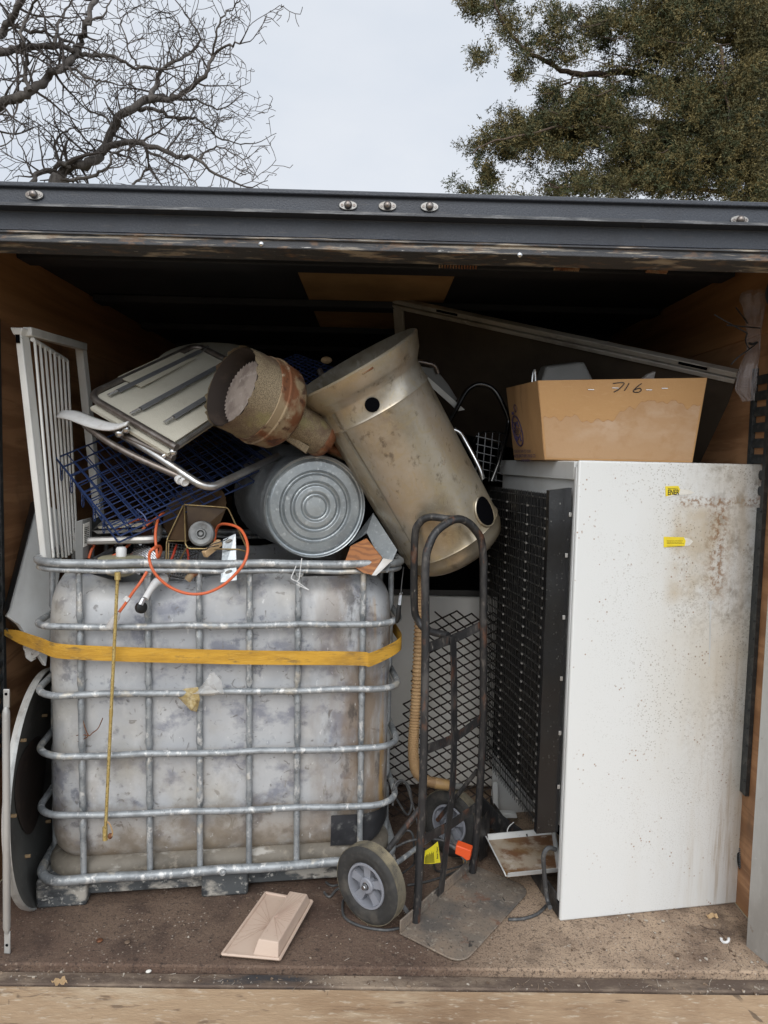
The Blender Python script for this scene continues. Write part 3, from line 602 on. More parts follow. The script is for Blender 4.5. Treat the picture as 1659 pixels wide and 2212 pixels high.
for z in (.44, .62, .8, 1.0, 1.2, 1.33): tg.box((-.011 + .004 * math.sin(z * 30), .0315, z), (.009, .004, .014))
fp('baffle_tabs', tg, m_silver, bev=.001)
# drip tray under the coil
tr = MB(); a, b, c, d = G(1095, 1893, .085), G(1203, 1882, .085), G(1192, 1802, .085), G(1055, 1815, .085)
c = a.lerp(d, 0) + (c - a); i_ = .1
tr.patch(a, b, c, d, 8, 8, None, .004)
dt = part('drip_tray', tr, m_rusttray, fr)
rm = MB(); up = Vector((0, 0, .022))
for p, q in ((a, b), (b, c), (c, d), (d, a)):
    n_ = (q - p).cross(Vector((0, 0, 1))).normalized() * .014
    rm.prism([p, q, q + up * .8 + n_ * .6, p + up * .8 + n_ * .6], n_ * .35)
part('tray_rim', rm, m_white2, dt, sm=0)
# foil-wrapped service cord at the lower corner
part('power_cord', MB().tube(smooth(PP((1200, 1835, 2.26), (1184, 1832, 2.24), (1174, 1850, 2.235), (1176, 1890, 2.25), (1180, 1930, 2.26), (1184, 1950, 2.25), (1188, 1960, 2.22)), 6), .0075, 8), m_cordgrey, fr)
# torn yellow stickers on the side panel
def on_side(u, v, off=-.0012):
    r = FM.to_3x3().transposed() @ ray(u, v); o = FM.inverted() @ CO; t = (off - o.y) / r.y; return o + r * t
def side_poly(pts, off): return MB().prism([on_side(u, v, off) for u, v in pts], (0, -.0006, 0))
SZ = lambda x, y: (1417 + x * .08333, 1019.5 + y * .08333)
s1 = fp('sticker', side_poly([SZ(240, 370), SZ(580, 360), SZ(620, 450), SZ(600, 545), SZ(250, 635)], -.0012), m_sticker, sm=0, label='torn yellow sticker strip with ENER in black')
part('torn_edge', side_poly([SZ(250, 640), SZ(600, 550), SZ(625, 440), SZ(850, 465), SZ(1000, 535), SZ(870, 585), SZ(560, 600), SZ(250, 682)], -.0010), m_paper, s1, world=False, sm=0)
o_ = FM @ on_side(*SZ(308, 598), off=-.0024)
lettering('lettering', 'ENER', m_print, s1, o_, FM.to_3x3() @ Vector((1, 0, .02)), (0, 0, 1), .0175, .040)
o_ = FM @ on_side(*SZ(315, 438), off=-.0024)
lettering('lettering', 'Based on standard U.S.', m_print, s1, o_, FM.to_3x3() @ Vector((1, 0, .02)), (0, 0, 1), .0028, .034)
s2 = fp('sticker', side_poly([SZ(200, 1680), SZ(720, 1690), SZ(770, 1790), SZ(740, 1920), SZ(200, 1955)], -.0012), m_sticker, sm=0, label='torn yellow sticker strip with small print')
part('torn_edge', side_poly([SZ(725, 1700), SZ(880, 1730), SZ(960, 1800), SZ(870, 1905), SZ(735, 1925), SZ(765, 1800)], -.0010), m_paper, s2, world=False, sm=0)
for i, (y, wd_) in enumerate(((1795, .056), (1830, .052), (1862, .060), (1935, .054))):
    o_ = FM @ on_side(*SZ(285, y), off=-.0024)
    lettering('lettering', 'Energy cost of this model compared with', m_print, s2, o_, FM.to_3x3() @ Vector((1, 0, .0)), (0, 0, 1), .0026, wd_)
fp('paint_drip', side_poly([(1528, 1300), (1540, 1298), (1542, 1303), (1537, 1306), (1535, 1400), (1532, 1440), (1531, 1440), (1533, 1306)], -.0006), m_white2, sm=0)
for pl_ in ([(1506, 1745 - 238), (1511, 1743 - 238), (1513, 1748 - 238), (1508, 1749 - 238)], [(1303, 1508), (1308, 1506), (1309, 1511), (1305, 1512)], [(1309, 1519), (1313, 1527), (1311, 1532), (1309, 1525)]):
    pass

# ================================================================== cardboard box on the fridge
bxo = thing('cardboard_box', 'brown cardboard box with 716 scrawled on it, sitting on the refrigerator', 'box', (0, 0, 0))
zt = FH + .002
BL, BR_ = P(1177, 1003, 2.36), P(1495, 996, 2.39)
BL.z = zt; BR_.z = zt
TL, TR = P(1163, 822, 2.33), P(1527, 816, 2.36)
KL = P(1095, 838, 2.70); KB = P(1112, 968, 2.70); KB.z = zt
KR = KL + (TR - TL); KRB = KB + (BR_ - BL)
bxo.location = (BL + BR_) / 2
def rough(mb, amt, seed):
    r_ = random.Random(seed)
    return mb
wv = lambda a, b: (lambda u, v: .006 * math.sin(u * 3.1) * math.sin(v * 3) + .002 * math.sin(u * 17 + a) * v + b * math.sin(v * 9))
part('front_panel', MB().patch(BL, BR_, TR, TL, 24, 10, wv(0, .001), .005), m_card, bxo, sm=60)
part('side_panel', MB().patch(KB, BL + Vector((-.0015, .001, 0)), TL + Vector((-.0015, .001, 0)), KL, 12, 10, wv(2, .001), .005), m_cardside, bxo, sm=60)
part('back_panel', MB().patch(KRB, KB, KL, KR, 10, 6, None, .005), m_cardside, bxo, sm=60)
part('side_panel', MB().patch(BR_ + Vector((.002, .002, 0)), KRB, KR, TR + Vector((.002, .002, 0)), 10, 6, None, .005), m_cardside, bxo, sm=60)
part('bottom_panel', MB().patch(BL.lerp(KB, .01) + Vector((0, 0, .001)), BR_.lerp(KRB, .01) + Vector((0, 0, .001)), KRB + Vector((0, 0, .001)), KB + Vector((0, 0, .001)), 4, 4, None, .004), m_cardside, bxo)
# water stain: its own darker and paler zone on the front panel, slightly proud
nF = (BR_ - BL).cross(TL - BL).normalized()
def onF(s, t, off=.001):
    a = BL.lerp(BR_, s); b = TL.lerp(TR, s); bump = wv(0, .001)(s, t)
    return a.lerp(b, t) + nF * (bump + off)
def edge(s): return .50 + .03 * math.sin(s * 40) + .02 * math.sin(s * 95) + (.20 * max(0, min(1, (s - .35) / .25)) if s > .35 else 0) + .04 * math.sin(s * 11)
sm_ = MB(); ns = 60
for i in range(ns + 1):
    s = .01 + .98 * i / ns; e = min(.74, edge(s))
    for k in range(9): sm_.v.append(onF(s, .02 + (e - .02) * k / 8, .0008))
for i in range(ns):
    for k in range(8): sm_.f.append((i * 9 + k, i * 9 + 9 + k, i * 9 + 10 + k, i * 9 + 1 + k))
ff = part('water_stain', sm_, m_stainc, bxo, sm=60)
sl = MB()
for i in range(ns * 3 + 1):
    s = .01 + .98 * i / (ns * 3); e = min(.74, edge(s))
    sl.v += [onF(s, e - .002, .0012), onF(s, e + .004 + .004 * math.sin(i * 1.3), .0012)]
for i in range(ns * 3): sl.f.append((i * 2, i * 2 + 2, i * 2 + 3, i * 2 + 1))
part('stain_edge', sl, m_stainl, bxo, sm=60)
def ribbon_on(fn, pts, wdt, off):
    mb = MB(); q = smooth([fn(s, t, off) for s, t in pts], 5)
    return mb.tube(q, wdt, 5)
scr = MB()
FU = lambda u, v: ((u - 1163) / (1527 - 1163), 1 - (v - 822) / 181)
for path in ([(1322, 831), (1346, 830), (1336, 843), (1324, 850)], [(1357, 831), (1352, 840), (1347, 847)], [(1385, 832), (1374, 840), (1367, 849), (1378, 851), (1385, 846), (1380, 842), (1369, 846)]):
    q = smooth([onF(*FU(u, v), .0015) for u, v in path], 6); scr.tube(q, .0017, 5)
part('handwriting', scr, m_marker, bxo)
stp = MB()
for u, v in ((1275, 844), (1327, 841), (1402, 846), (1436, 843)):
    p = onF(*FU(u, v), .0015); stp.tube([p - Vector((.010, 0, 0)), p + Vector((.010, 0, 0))], .0014, 5)
part('staples', stp, m_steel, bxo)
# printed mark and return address on the narrow side
nS = (BL - KB).cross(KL - KB).normalized()
sx_ = (BL - KB).normalized()
def onS(s, t, off=.0035): return (KB.lerp(BL, s)).lerp(KL.lerp(TL, s), t) + nS * (off + .004)
# zoom coordinates of the close view -> (s, t)
def QS(x, y):
    u, v = 1088.7 + x * .11457, 846.8 + y * .11457
    r = ray(u, v); t = (KB + nS * .0075 - CO).dot(nS) / r.dot(nS); return CO + r * t
def ell(cx, cy, ax_, bx_, ang, n=40):
    pts = []
    for k in range(n):
        a = 2 * math.pi * k / n; x, y = ax_ * math.cos(a), bx_ * math.sin(a)
        pts.append(QS(cx + x * math.cos(ang) - y * math.sin(ang), cy + x * math.sin(ang) + y * math.cos(ang)))
    return pts
mk = MB()
mk.tube(ell(256, 735, 84, 292, -.22), .0021, 4, closed=True); mk.tube(ell(258, 737, 74, 272, -.22), .0009, 4, closed=True)
def strk(pts, r=.0016): mk.tube([QS(*p) for p in pts], r * 1.5, 4)
strk([(183, 575), (208, 650)]); strk([(225, 565), (215, 640), (202, 690)]); strk([(183, 575), (215, 625), (243, 565)], .001); strk([(243, 565), (275, 660)], .0022); strk([(165, 575), (200, 572)], .001); strk([(225, 565), (258, 560)], .001)
strk([(243, 910), (228, 820)]); strk([(228, 820), (265, 885), (303, 815)], .001); strk([(303, 815), (322, 920)], .0022); strk([(262, 840), (272, 900)]); strk([(240, 915), (262, 918)], .001); strk([(310, 925), (335, 915)], .001)
strk([(190, 740), (212, 705), (216, 668), (250, 700), (287, 680), (297, 712), (326, 748), (305, 782), (300, 815), (262, 790), (225, 805), (215, 775), (190, 740)], .0008)
strk([(195, 235), (185, 290), (200, 340), (220, 380)], .001); strk([(215, 240), (238, 310), (235, 360), (222, 385)], .0008)
strk([(155, 375), (160, 430)], .0018); strk([(172, 372), (180, 428)], .0016)
part('printed_emblem', mk, m_ink, bxo, sm=0)
e1 = (QS(520, 1090) - QS(215, 1090)); upS = (QS(240, 1085) - QS(255, 1140))
for txt, x0, x1, y0, y1 in (('PLEASE RETURN TO YOUR', 205, 525, 1140, 1090), ('MEYER BROTHERS DRUG CO.', 215, 620, 1232, 1178), ('DENVER', 345, 510, 1310, 1262)):
    a_, b_ = QS(x0, y0), QS(x1, y0); h_ = (QS(x0, y1) - a_).length
    lettering('lettering', txt, m_ink, bxo, a_ + nS * .0045, b_ - a_, Vector((0, 0, 1)) - sx_ * sx_.z, h_, (b_ - a_).length)
lettering('lettering', 'MEYER', m_ink, bxo, QS(208, 765) + nS * .003, QS(290, 765) - QS(208, 765), (0, 0, 1), (QS(208, 705) - QS(208, 765)).length * .9, (QS(290, 765) - QS(208, 765)).length)
# things sticking out of the box
gb = MB().prism(PP((1166, 830, 2.62), (1180, 792, 2.62), (1262, 782, 2.62), (1282, 822, 2.62)), (.01, .14, .02))
single('grey_bin', gb, m_grey, 'grey plastic bin poking out of the cardboard box', 'bin', bev=.008)
single('pot_handle', MB().tube(smooth(PP((1149, 836, 2.6), (1152, 806, 2.6), (1156, 800, 2.6), (1158, 834, 2.6)), 5), .004, 6), m_steel, 'bent steel handle poking out of the cardboard box', 'handle')
single('green_shard', MB().prism(PP((1385, 822, 2.58), (1402, 808, 2.58), (1416, 803, 2.58), (1412, 822, 2.58)), (0, .02, .004)), m_clear, 'pale green plastic shard poking out of the cardboard box', 'shard')

# ================================================================== hand truck
TLc, TFc, TRc = G(862, 2020), G(985, 2100), G(1135, 1935)
ht = thing('hand_truck', 'worn black steel hand truck with grey wheels and a scuffed toe plate', 'hand truck', (.24, 2.335, 0))
wdir = (TRc - TFc).normalized(); fdir = Vector((wdir.y, -wdir.x, 0))
def hp(name, mb, m, **k): return part(name, mb, m, ht, **k)
Wd, Dp = (TRc - TFc).length + .012, .228
o0 = TLc
tpl = []
def corner(cx, cy, a0, r, n=6): return [o0 + wdir * (cx + r * math.cos(a0 + math.pi / 2 * k / n)) + fdir * (cy + r * math.sin(a0 + math.pi / 2 * k / n)) for k in range(n + 1)]
tpl = [o0, o0 + wdir * Wd] + corner(Wd - .05, Dp - .05, 0, .05) + corner(.05, Dp - .05, math.pi / 2, .05)
tpl = [p + Vector((0, 0, .003)) for p in tpl]
toe = hp('toe_plate', MB().prism(tpl, (0, 0, .006)), m_toe, bev=.002)
part('toe_lip', MB().prism([o0 + wdir * .0 + Vector((0, 0, .0095)), o0 + wdir * Wd + Vector((0, 0, .0095)), o0 + wdir * Wd + Vector((0, 0, .05)), o0 + Vector((0, 0, .05))], fdir * .006), m_toe, toe, bev=.002)
dL, dR = 2.19, 2.44
up_pts = PP((897, 2003, 2.185), (903, 1930, 2.19), (910, 1781, 2.205), (914, 1677, 2.21), (919, 1400, 2.225), (919, 1228, 2.225), (927, 1178, 2.23), (948, 1143, 2.25), (990, 1121, 2.29), (1026, 1144, 2.33), (1043, 1190, 2.36), (1044, 1332, 2.38), (1043, 1573, 2.42), (1033, 1755, 2.45), (1020, 1890, 2.47))
hp('frame_loop', MB().tube(smooth(up_pts, 6), .0136, 10), m_black, sm=60)
hp('handle', MB().tube(smooth(PP((992, 1122, 2.295), (968, 1121, 2.31), (929, 1117, 2.33), (906, 1130, 2.345), (896, 1165, 2.36), (895, 1306, 2.40), (903, 1340, 2.41), (922, 1361, 2.39), (968, 1373, 2.33)), 6), .0128, 10), m_black, sm=60)
for q in (((925, 1399, 2.222), (985, 1378, 2.33), (1040, 1352, 2.385)), ((925, 1618, 2.212), (985, 1593, 2.34), (1040, 1553, 2.42)), ((916, 1814, 2.20), (978, 1780, 2.345), (1031, 1742, 2.45))):
    pts = smooth(PP(*q), 6); mb = MB(); zz = Vector((0, 0, .0155))
    for p in pts: mb.v += [p - zz, p + zz, p + zz - fdir * .005, p - zz - fdir * .005]
    for i in range(len(pts) - 1):
        for k in range(4): mb.f.append((i * 4 + k, i * 4 + 4 + k, i * 4 + 4 + (k + 1) % 4, i * 4 + (k + 1) % 4))
    hp('cross_bar', mb, m_black, sm=0)
pts = smooth(PP((980, 1374, 2.315), (982, 1500, 2.325), (981, 1651, 2.33), (973, 1760, 2.325), (953, 1932, 2.31)), 4)
mb = MB(); sd_ = wdir * .0175
for p in pts: mb.v += [p - sd_, p + sd_, p + sd_ - fdir * .004, p - sd_ - fdir * .004]
for i in range(len(pts) - 1):
    for k in range(4): mb.f.append((i * 4 + k, i * 4 + 4 + k, i * 4 + 4 + (k + 1) % 4, i * 4 + (k + 1) % 4))
hp('centre_strap', mb, m_black, sm=0)
CL, CRr = P(800, 1918, 2.20), P(976, 1787, 2.60)
axd = (CRr - CL).normalized(); axd.z = 0; axd.normalize(); RW = .127
CL.z = RW; CRr = CL + axd * (CRr - CL).length; CRr.z = RW
def wheel(c, face):
    """face: direction of the outer side"""
    t = MB().lathe([(.072, -.022), (.085, -.028), (.105, -.031), (.116, -.028), (.124, -.020)], c, face, 48)
    t.lathe([(.124, .020), (.116, .028), (.105, .0315), (.100, .030), (.097, .0315), (.085, .029), (.074, .024), (.072, .018)], c, face, 48)
    wh = hp('wheel', t, m_tyre, sm=50)
    tr_ = []
    for h in range(-20, 21, 2): tr_.append((.1262 if (h // 2) % 3 else .1238, h / 1000))
    part('tread', MB().lathe([(.124, -.020)] + tr_ + [(.124, .020)], c, face, 48), m_tread, wh, sm=30)
    r = MB().lathe([(.074, .022), (.072, .027), (.066, .027), (.064, .016), (.064, -.01), (.0, -.01)], c, face, 40)
    r.lathe([(.026, .0), (.026, .022), (.022, .026), (.013, .026), (.013, .016), (0, .016)], c, face, 24)
    x, y = frame_of(face)
    for k in range(5):
        a = 2 * math.pi * k / 5 + .35; d_ = x * math.cos(a) + y * math.sin(a); s_ = face.cross(d_)
        p0, p1 = c + d_ * .024, c + d_ * .066
        r.prism([p0 - s_ * .011 + face * .017, p1 - s_ * .016 + face * .017, p1 + s_ * .016 + face * .017, p0 + s_ * .011 + face * .017], face * -.022)
    part('rim', r, m_rim, wh, sm=35)
    part('axle_nut', MB().lathe([(.014, .016), (.014, .022), (.009, .023), (.009, .036), (.007, .039), (0, .039)], c, face, 12), m_steel, wh)
wheel(CL, -axd); wheel(CRr, -axd)
hp('axle', MB().tube([CL, CRr], .0085, 10), m_galv)
for q in (((833, 1842, 2.235), (870, 1795, 2.3), (905, 1748, 2.33), (1000, 1700, 2.40)), ):
    hp('brace', MB().tube(PP((833, 1842, 2.215), (911, 1742, 2.21)), .010, 8), m_black)
hp('brace', MB().tube(PP((945, 1772, 2.57), (1031, 1664, 2.47)), .008, 8), m_black)
hp('brace', MB().tube([CL + axd * .06, P(892, 1988, 2.19)], .009, 4), m_black)
hp('brace', MB().tube([CRr - axd * .05, P(1018, 1880, 2.47)], .009, 4), m_black)
fd = MB().prism(PP((1036, 1775, 2.50), (1056, 1747, 2.58), (1057, 1790, 2.58), (1051, 1850, 2.56), (1035, 1862, 2.50)), wdir * .004)
hp('wheel_guard', fd, m_black)

# ================================================================== big drum leaning on the tote and the fridge
dr_t, dr_b = P(764, 785, 2.42), P(990, 1190, 2.60)
ax = (dr_b - dr_t).normalized(); Ld = (dr_b - dr_t).length; xd = Vector((1, 0, 0))
drum = thing('metal_drum', 'large tan galvanised drum with round holes leaning across the tote and refrigerator', 'drum', dr_b)
RD = .193
def wob(a, h): return 1 + .006 * math.sin(2 * a + h * 6) + .004 * math.sin(3 * a + 1)
pr = [(RD + .040, -.002), (RD + .046, .004), (RD + .043, .012), (RD + .026, .055), (RD + .020, .062), (RD + .002, .088), (RD, .094), (RD, .150), (RD + .004, .157), (RD, .164), (RD, Ld - .12)]
pr += [(RD + .001, Ld - .085), (RD + .004, Ld - .08), (RD, Ld - .075), (RD - .001, Ld - .05), (RD - .012, Ld - .02), (RD - .035, Ld - .003), (RD - .06, Ld), (0, Ld)]
inner = [(0, Ld - .02), (RD - .01, Ld - .03), (RD - .008, .1), (RD + .014, .06), (RD + .036, .0), (RD + .040, -.002)]
part('shell', MB().lathe(pr, dr_t, ax, 96, xd, wob), m_drum, drum, sm=50)
part('lining', MB().lathe(inner, dr_t, ax, 72, xd, wob), m_drumgrey, drum, sm=50)
# seam strip along the left flank, round holes, rust clip
def on_drum(u, v, off=0.0, R=RD):
    r = ray(u, v).normalized(); o = CO - dr_t; rp = r - ax * r.dot(ax); op = o - ax * o.dot(ax)
    a = rp.dot(rp); b = 2 * rp.dot(op); c = op.dot(op) - (R + off) ** 2; D = b * b - 4 * a * c
    return CO + r * ((-b - math.sqrt(max(D, 0))) / (2 * a))
def drum_disc(u, v, ra, rb, m, name, off=.0022, n=28, label=None, ang=0):
    c = on_drum(u, v); h = (c - dr_t).dot(ax); cdir = (c - dr_t - ax * h).normalized(); sdir = ax.cross(cdir)
    mb = MB(); mb.v.append(dr_t + ax * h + cdir * (RD + off))
    for ring in (.5, 1.0):
        for k in range(n):
            a = 2 * math.pi * k / n; x, y = ra * ring * math.cos(a), rb * ring * math.sin(a)
            x, y = x * math.cos(ang) - y * math.sin(ang), x * math.sin(ang) + y * math.cos(ang)
            th = x / RD; d_ = cdir * math.cos(th) + sdir * math.sin(th)
            mb.v.append(dr_t + ax * (h + y) + d_ * ((RD + off) * wob(0, 0)))
    for k in range(n):
        mb.f.append((0, 1 + k, 1 + (k + 1) % n)); mb.f.append((1 + k, 1 + n + k, 1 + n + (k + 1) % n, 1 + (k + 1) % n))
    return part(name, mb, m, drum, sm=60, label=label), (h, cdir, sdir)
drum_disc(804, 874, .0235, .0235, m_dark, 'vent_hole', .0034)
_, (h_, c_, s_) = drum_disc(1047, 1104, .047, .053, m_dark, 'vent_hole', .004, label='larger oval hole near the drum foot')
rg = MB(); pts = []
for k in range(40):
    a = 2 * math.pi * k / 40; x, y = .049 * math.cos(a), .055 * math.sin(a); th = x / RD
    pts.append(dr_t + ax * (h_ + y) + (c_ * math.cos(th) + s_ * math.sin(th)) * (RD + .003))
part('hole_lip', rg.tube(pts, .0035, 6, closed=True), m_drum, drum)
sm2 = MB(); q0 = [on_drum(*p, off=.0022) for p in ((700, 905), (740, 975), (800, 1075), (850, 1160), (880, 1210))]
q1 = [on_drum(*p, off=.0022) for p in ((722, 893), (764, 965), (824, 1063), (874, 1148), (900, 1194))]
for a, b in zip(smooth(q0, 4), smooth(q1, 4)): sm2.v += [a, b]
for i in range(len(sm2.v) // 2 - 1): sm2.f.append((2 * i, 2 * i + 1, 2 * i + 3, 2 * i + 2))
part('seam_strip', sm2, m_drumgrey, drum, sm=60)
c = on_drum(792, 797, R=RD + .034); h_ = (c - dr_t).dot(ax); cd = (c - dr_t - ax * h_).normalized(); sd_ = ax.cross(cd)
part('rust_clip', MB().prism([c + cd * .003 + sd_ * x + ax * y for x, y in ((-.020, -.007), (.020, -.007), (.020, .009), (-.020, .009))], cd * .004), m_rust, drum, bev=.002)
pt = MB(); g = 10
for j in range(5):
    for i in range(9):
        u = 935 + (1030 - 935) * i / 8; v = 905 + (i * 15) + j * 22 - abs(j - 2) * 0
cuts = []

# ================================================================== galvanised can lying on the tote
cc = P(680, 1094, 2.44); cn = Vector((.33, -.94, -.03)).normalized()
can = thing('rubbish_can', 'galvanised rubbish can on its side with pressed rings on its round base', 'can', cc + Vector((0, .1, -.17)))
RC = .178
endp = [(0, .016)]
for i in range(1, 90):
    r = RC * .88 * i / 90
    z = .016 - .004 * (i / 90) - (.0105 * max(0, math.sin((r - .034) / .0185 * math.pi * 1.0)) if .034 < r < .142 else 0)
    endp.append((r, z))
endp += [(RC * .90, .008), (RC * .93, .002), (RC * .955, .004), (RC * .97, .014), (RC * .985, .016), (RC, .012), (RC + .001, .0)]
part('base_plate', MB().lathe([(r, z) for r, z in endp], cc, cn, 72), m_can, can, sm=28)
side = [(RC + .001, -.001), (RC - .002, -.012), (RC - .003, -.03), (RC + .001, -.05), (RC - .001, -.06), (RC + .022, -.52), (RC + .026, -.54), (RC + .010, -.54), (RC - .01, -.06), (0, -.05)]
part('side', MB().lathe(side, cc, cn, 120, None, lambda a, h: 1 + (.006 * math.sin(a * 36) if h < -.065 else 0)), m_canside, can, sm=50)

# ================================================================== perforated rusty burner
b0 = P(517, 843, 2.22)
bax = Vector((.70, .70, -.30)).normalized()
bur = thing('strainer_burner', 'rusty round perforated strainer head on a narrower perforated tube with pipe', 'strainer', P(690, 965, 2.40))
RB = .135; rr_ = random.Random(5)
jag = [rr_.uniform(-.006, .006) for _ in range(80)]
def ring_part(name, prof_, m, par, n=64, sm=45, jagged=False):
    mb = MB().lathe(prof_, b0, bax, n)
    if jagged:
        for k in range(n): mb.v[k] = mb.v[k] + bax * jag[k]
    return part(name, mb, m, par, sm=sm)
ring_part('perforated_rim', [(RB - .004, -.034), (RB, .058), (RB + .001, .060)], m_perf, bur, jagged=True)
ring_part('inner_rim', [(RB - .008, -.030), (RB - .012, .05), (0, .052)], m_dishdark, bur)
sc_ = MB(); n = 88; base = len(sc_.v)
for k in range(n):
    a = 2 * math.pi * k / n; x, y = frame_of(bax); r = RB * (.80 if k % 2 else .74)
    sc_.v.append(b0 + bax * .022 + (x * math.cos(a) + y * math.sin(a)) * r)
sc_.v.append(b0 + bax * .012)
for k in range(n): sc_.f.append((k, (k + 1) % n, n))
for k in range(n):
    a = 2 * math.pi * k / n; r = RB * .70
    sc_.v.append(b0 + bax * .050 + (x * math.cos(a) + y * math.sin(a)) * r)
for k in range(n): sc_.f.append((k, n + 1 + k, n + 1 + (k + 1) % n, (k + 1) % n))
part('baffle_disc', sc_, m_perfhead, bur, sm=30)
ring_part('rust_band', [(RB + .001, .057), (RB + .004, .059), (RB + .005, .085), (RB + .010, .088), (RB + .010, .094), (RB + .004, .098), (RB + .006, .108), (RB + .003, .150), (RB - .01, .168), (.08, .176), (.0, .177)], m_rust, bur)
t0 = b0 + bax * .17 + Vector((.02, 0, -.02)); tax = Vector((.72, .52, -.46)).normalized()
part('perforated_tube', MB().lathe([(.066, -.04), (.066, .135)], t0, tax, 40), m_perf, bur)
part('end_cap', MB().lathe([(.067, .134), (.068, .138), (.066, .155), (.058, .166), (0, .168)], t0, tax, 40), m_rust, bur)
part('bracket', MB().prism(PP((583, 927, 2.30), (592, 920, 2.30), (669, 965, 2.335), (660, 978, 2.335)), (0, .02, -.004)).prism(PP((584, 942, 2.31), (604, 945, 2.31), (607, 957, 2.31), (590, 955, 2.31)), (0, .02, 0)), m_perf, bur)
part('pipe', MB().tube(PP((690, 958, 2.46), (790, 1003, 2.52)), .020, 12), m_rust, bur)

# ================================================================== folded garden lounger
ch = thing('folded_lounger', 'folded garden chair with cream vinyl sling and shiny tubular frame', 'lounge chair', P(375, 985, 2.36))
A, B, D_ = P(190, 858, 2.40), P(425, 748, 2.78), P(378, 968, 2.25)
nrm = (B - A).cross(D_ - A).normalized(); nrm = nrm if nrm.y < 0 else -nrm
C_ = B + (D_ - A) * .92
def CH(s, t, o=0.0): return A.lerp(B, s).lerp(D_.lerp(C_, s), t) + nrm * o
sling = MB().patch(CH(.03, .04), CH(.97, .04), CH(.97, .95), CH(.03, .95), 16, 12, lambda u, v: -.008 * math.sin(u * 3.1) * math.sin(v * 3.1) * (1 if nrm.dot((CH(.97, .04) - CH(.03, .04)).cross(CH(.03, .95) - CH(.03, .04))) > 0 else -1), .004)
part('sling', sling, m_cream, ch, sm=60)
part('sling', MB().patch(CH(-.05, .1, -.02), CH(.93, .1, -.02), CH(.93, .98, -.022), CH(-.05, .98, -.022), 8, 6, None, .012), m_cream, ch, sm=60)
part('flap', MB().patch(CH(.27, -.03, .014), CH(.80, -.03, .014), CH(.84, .20, .010), CH(.30, .22, .010), 8, 4, None, .002), m_cream2, ch, sm=60)
fr_t = fillet([D_.lerp(A, -.02), A, B, C_], .055, 6)
part('frame_tube', MB().tube([q + nrm * .006 for q in fr_t], .0125, 10), m_chromed, ch, sm=60)
part('frame_tube', MB().tube([D_ + nrm * .004, C_ + nrm * .004], .0085, 8), m_chrome, ch)
for (s0, s1, t) in ((.16, .94, .135), (.12, .92, .46), (.20, .95, .74)):
    a_, b_ = CH(s0, t, .012), CH(s1, t, .012); dn = (CH(s0, t + .05) - CH(s0, t)).normalized() * .011
    part('spring_slat', MB().prism([a_ - dn, b_ - dn, b_ + dn, a_ + dn], nrm * .002), m_slat, ch, bev=.001)
    for q, e in ((s0, -1), (s1, 1)):
        p0, p1 = CH(q, t, .013), CH(q + e * .08, t, .013); pts = []
        for k in range(60):
            an = k * .9; x_, y_ = frame_of(p1 - p0); pts.append(p0.lerp(p1, k / 59) + (x_ * math.cos(an) + y_ * math.sin(an)) * .0055)
        part('spring', MB().tube(pts, .0016, 4), m_steel, ch)
# leg frame below and in front of the sling
part('leg_frame', MB().tube(fillet(PP((262, 938, 2.34), (340, 985, 2.28), (448, 1058, 2.235), (600, 985, 2.55)), .05, 7), .0128, 10), m_chrome, ch, sm=60)
part('back_leg', MB().tube(smooth(PP((183, 918, 2.36), (235, 955, 2.32), (300, 990, 2.29), (398, 1034, 2.26)), 6), .0115, 10), m_chromed, ch, sm=60)
part('arm_tube', MB().tube(smooth(PP((236, 915, 2.36), (262, 937, 2.335), (375, 990, 2.26)), 5), .0115, 10), m_chromed, ch, sm=60)
for u, v in ((388, 1036), (398, 1040)):
    part('foot_cap', MB().lathe([(0, -.012), (.014, -.011), (.0155, 0), (.0145, .008), (.011, .010), (.010, .006), (0, .005)], P(u, v, 2.258), Vector((.55, -.75, -.3)), 14), m_whiteplas, ch)
for u, v in ((258, 936), (272, 927), (374, 976)):
    part('end_ball', MB().ball(P(u, v, 2.262 if u > 300 else 2.30), .0145, 14, 10), m_steel, ch)
part('pivot_pin', MB().tube(PP((352, 986, 2.255), (385, 967, 2.26)), .006, 8), m_steel, ch)
am = MB(); cl = smooth(PP((130, 893, 2.42), (160, 897, 2.39), (205, 914, 2.34), (245, 922, 2.30), (275, 915, 2.27)), 5)
wds = [.012 + .017 * math.sin(math.pi * min(1, .25 + i / len(cl) * .8)) for i in range(len(cl))]
for i, p in enumerate(cl):
    s_ = Vector((.25, .75, .5)).normalized() * wds[i]
    for k in range(5): am.v.append(p + s_ * (k / 2 - 1) + Vector((.12, -.3, .55)) * (-.012 * (k / 2 - 1) ** 2 + .012))
for i in range(len(cl) - 1):
    for k in range(4): am.f.append((i * 5 + k, i * 5 + 5 + k, i * 5 + 6 + k, i * 5 + 1 + k))
arm = part('armrest', am, m_whiteplas, ch, sm=60); so = arm.modifiers.new('solid', 'SOLIDIFY'); so.thickness = .006
fl = MB().patch(P(322, 975, 2.30), P(390, 1010, 2.30), P(400, 990, 2.36), P(335, 955, 2.36), 4, 3, None, .004)

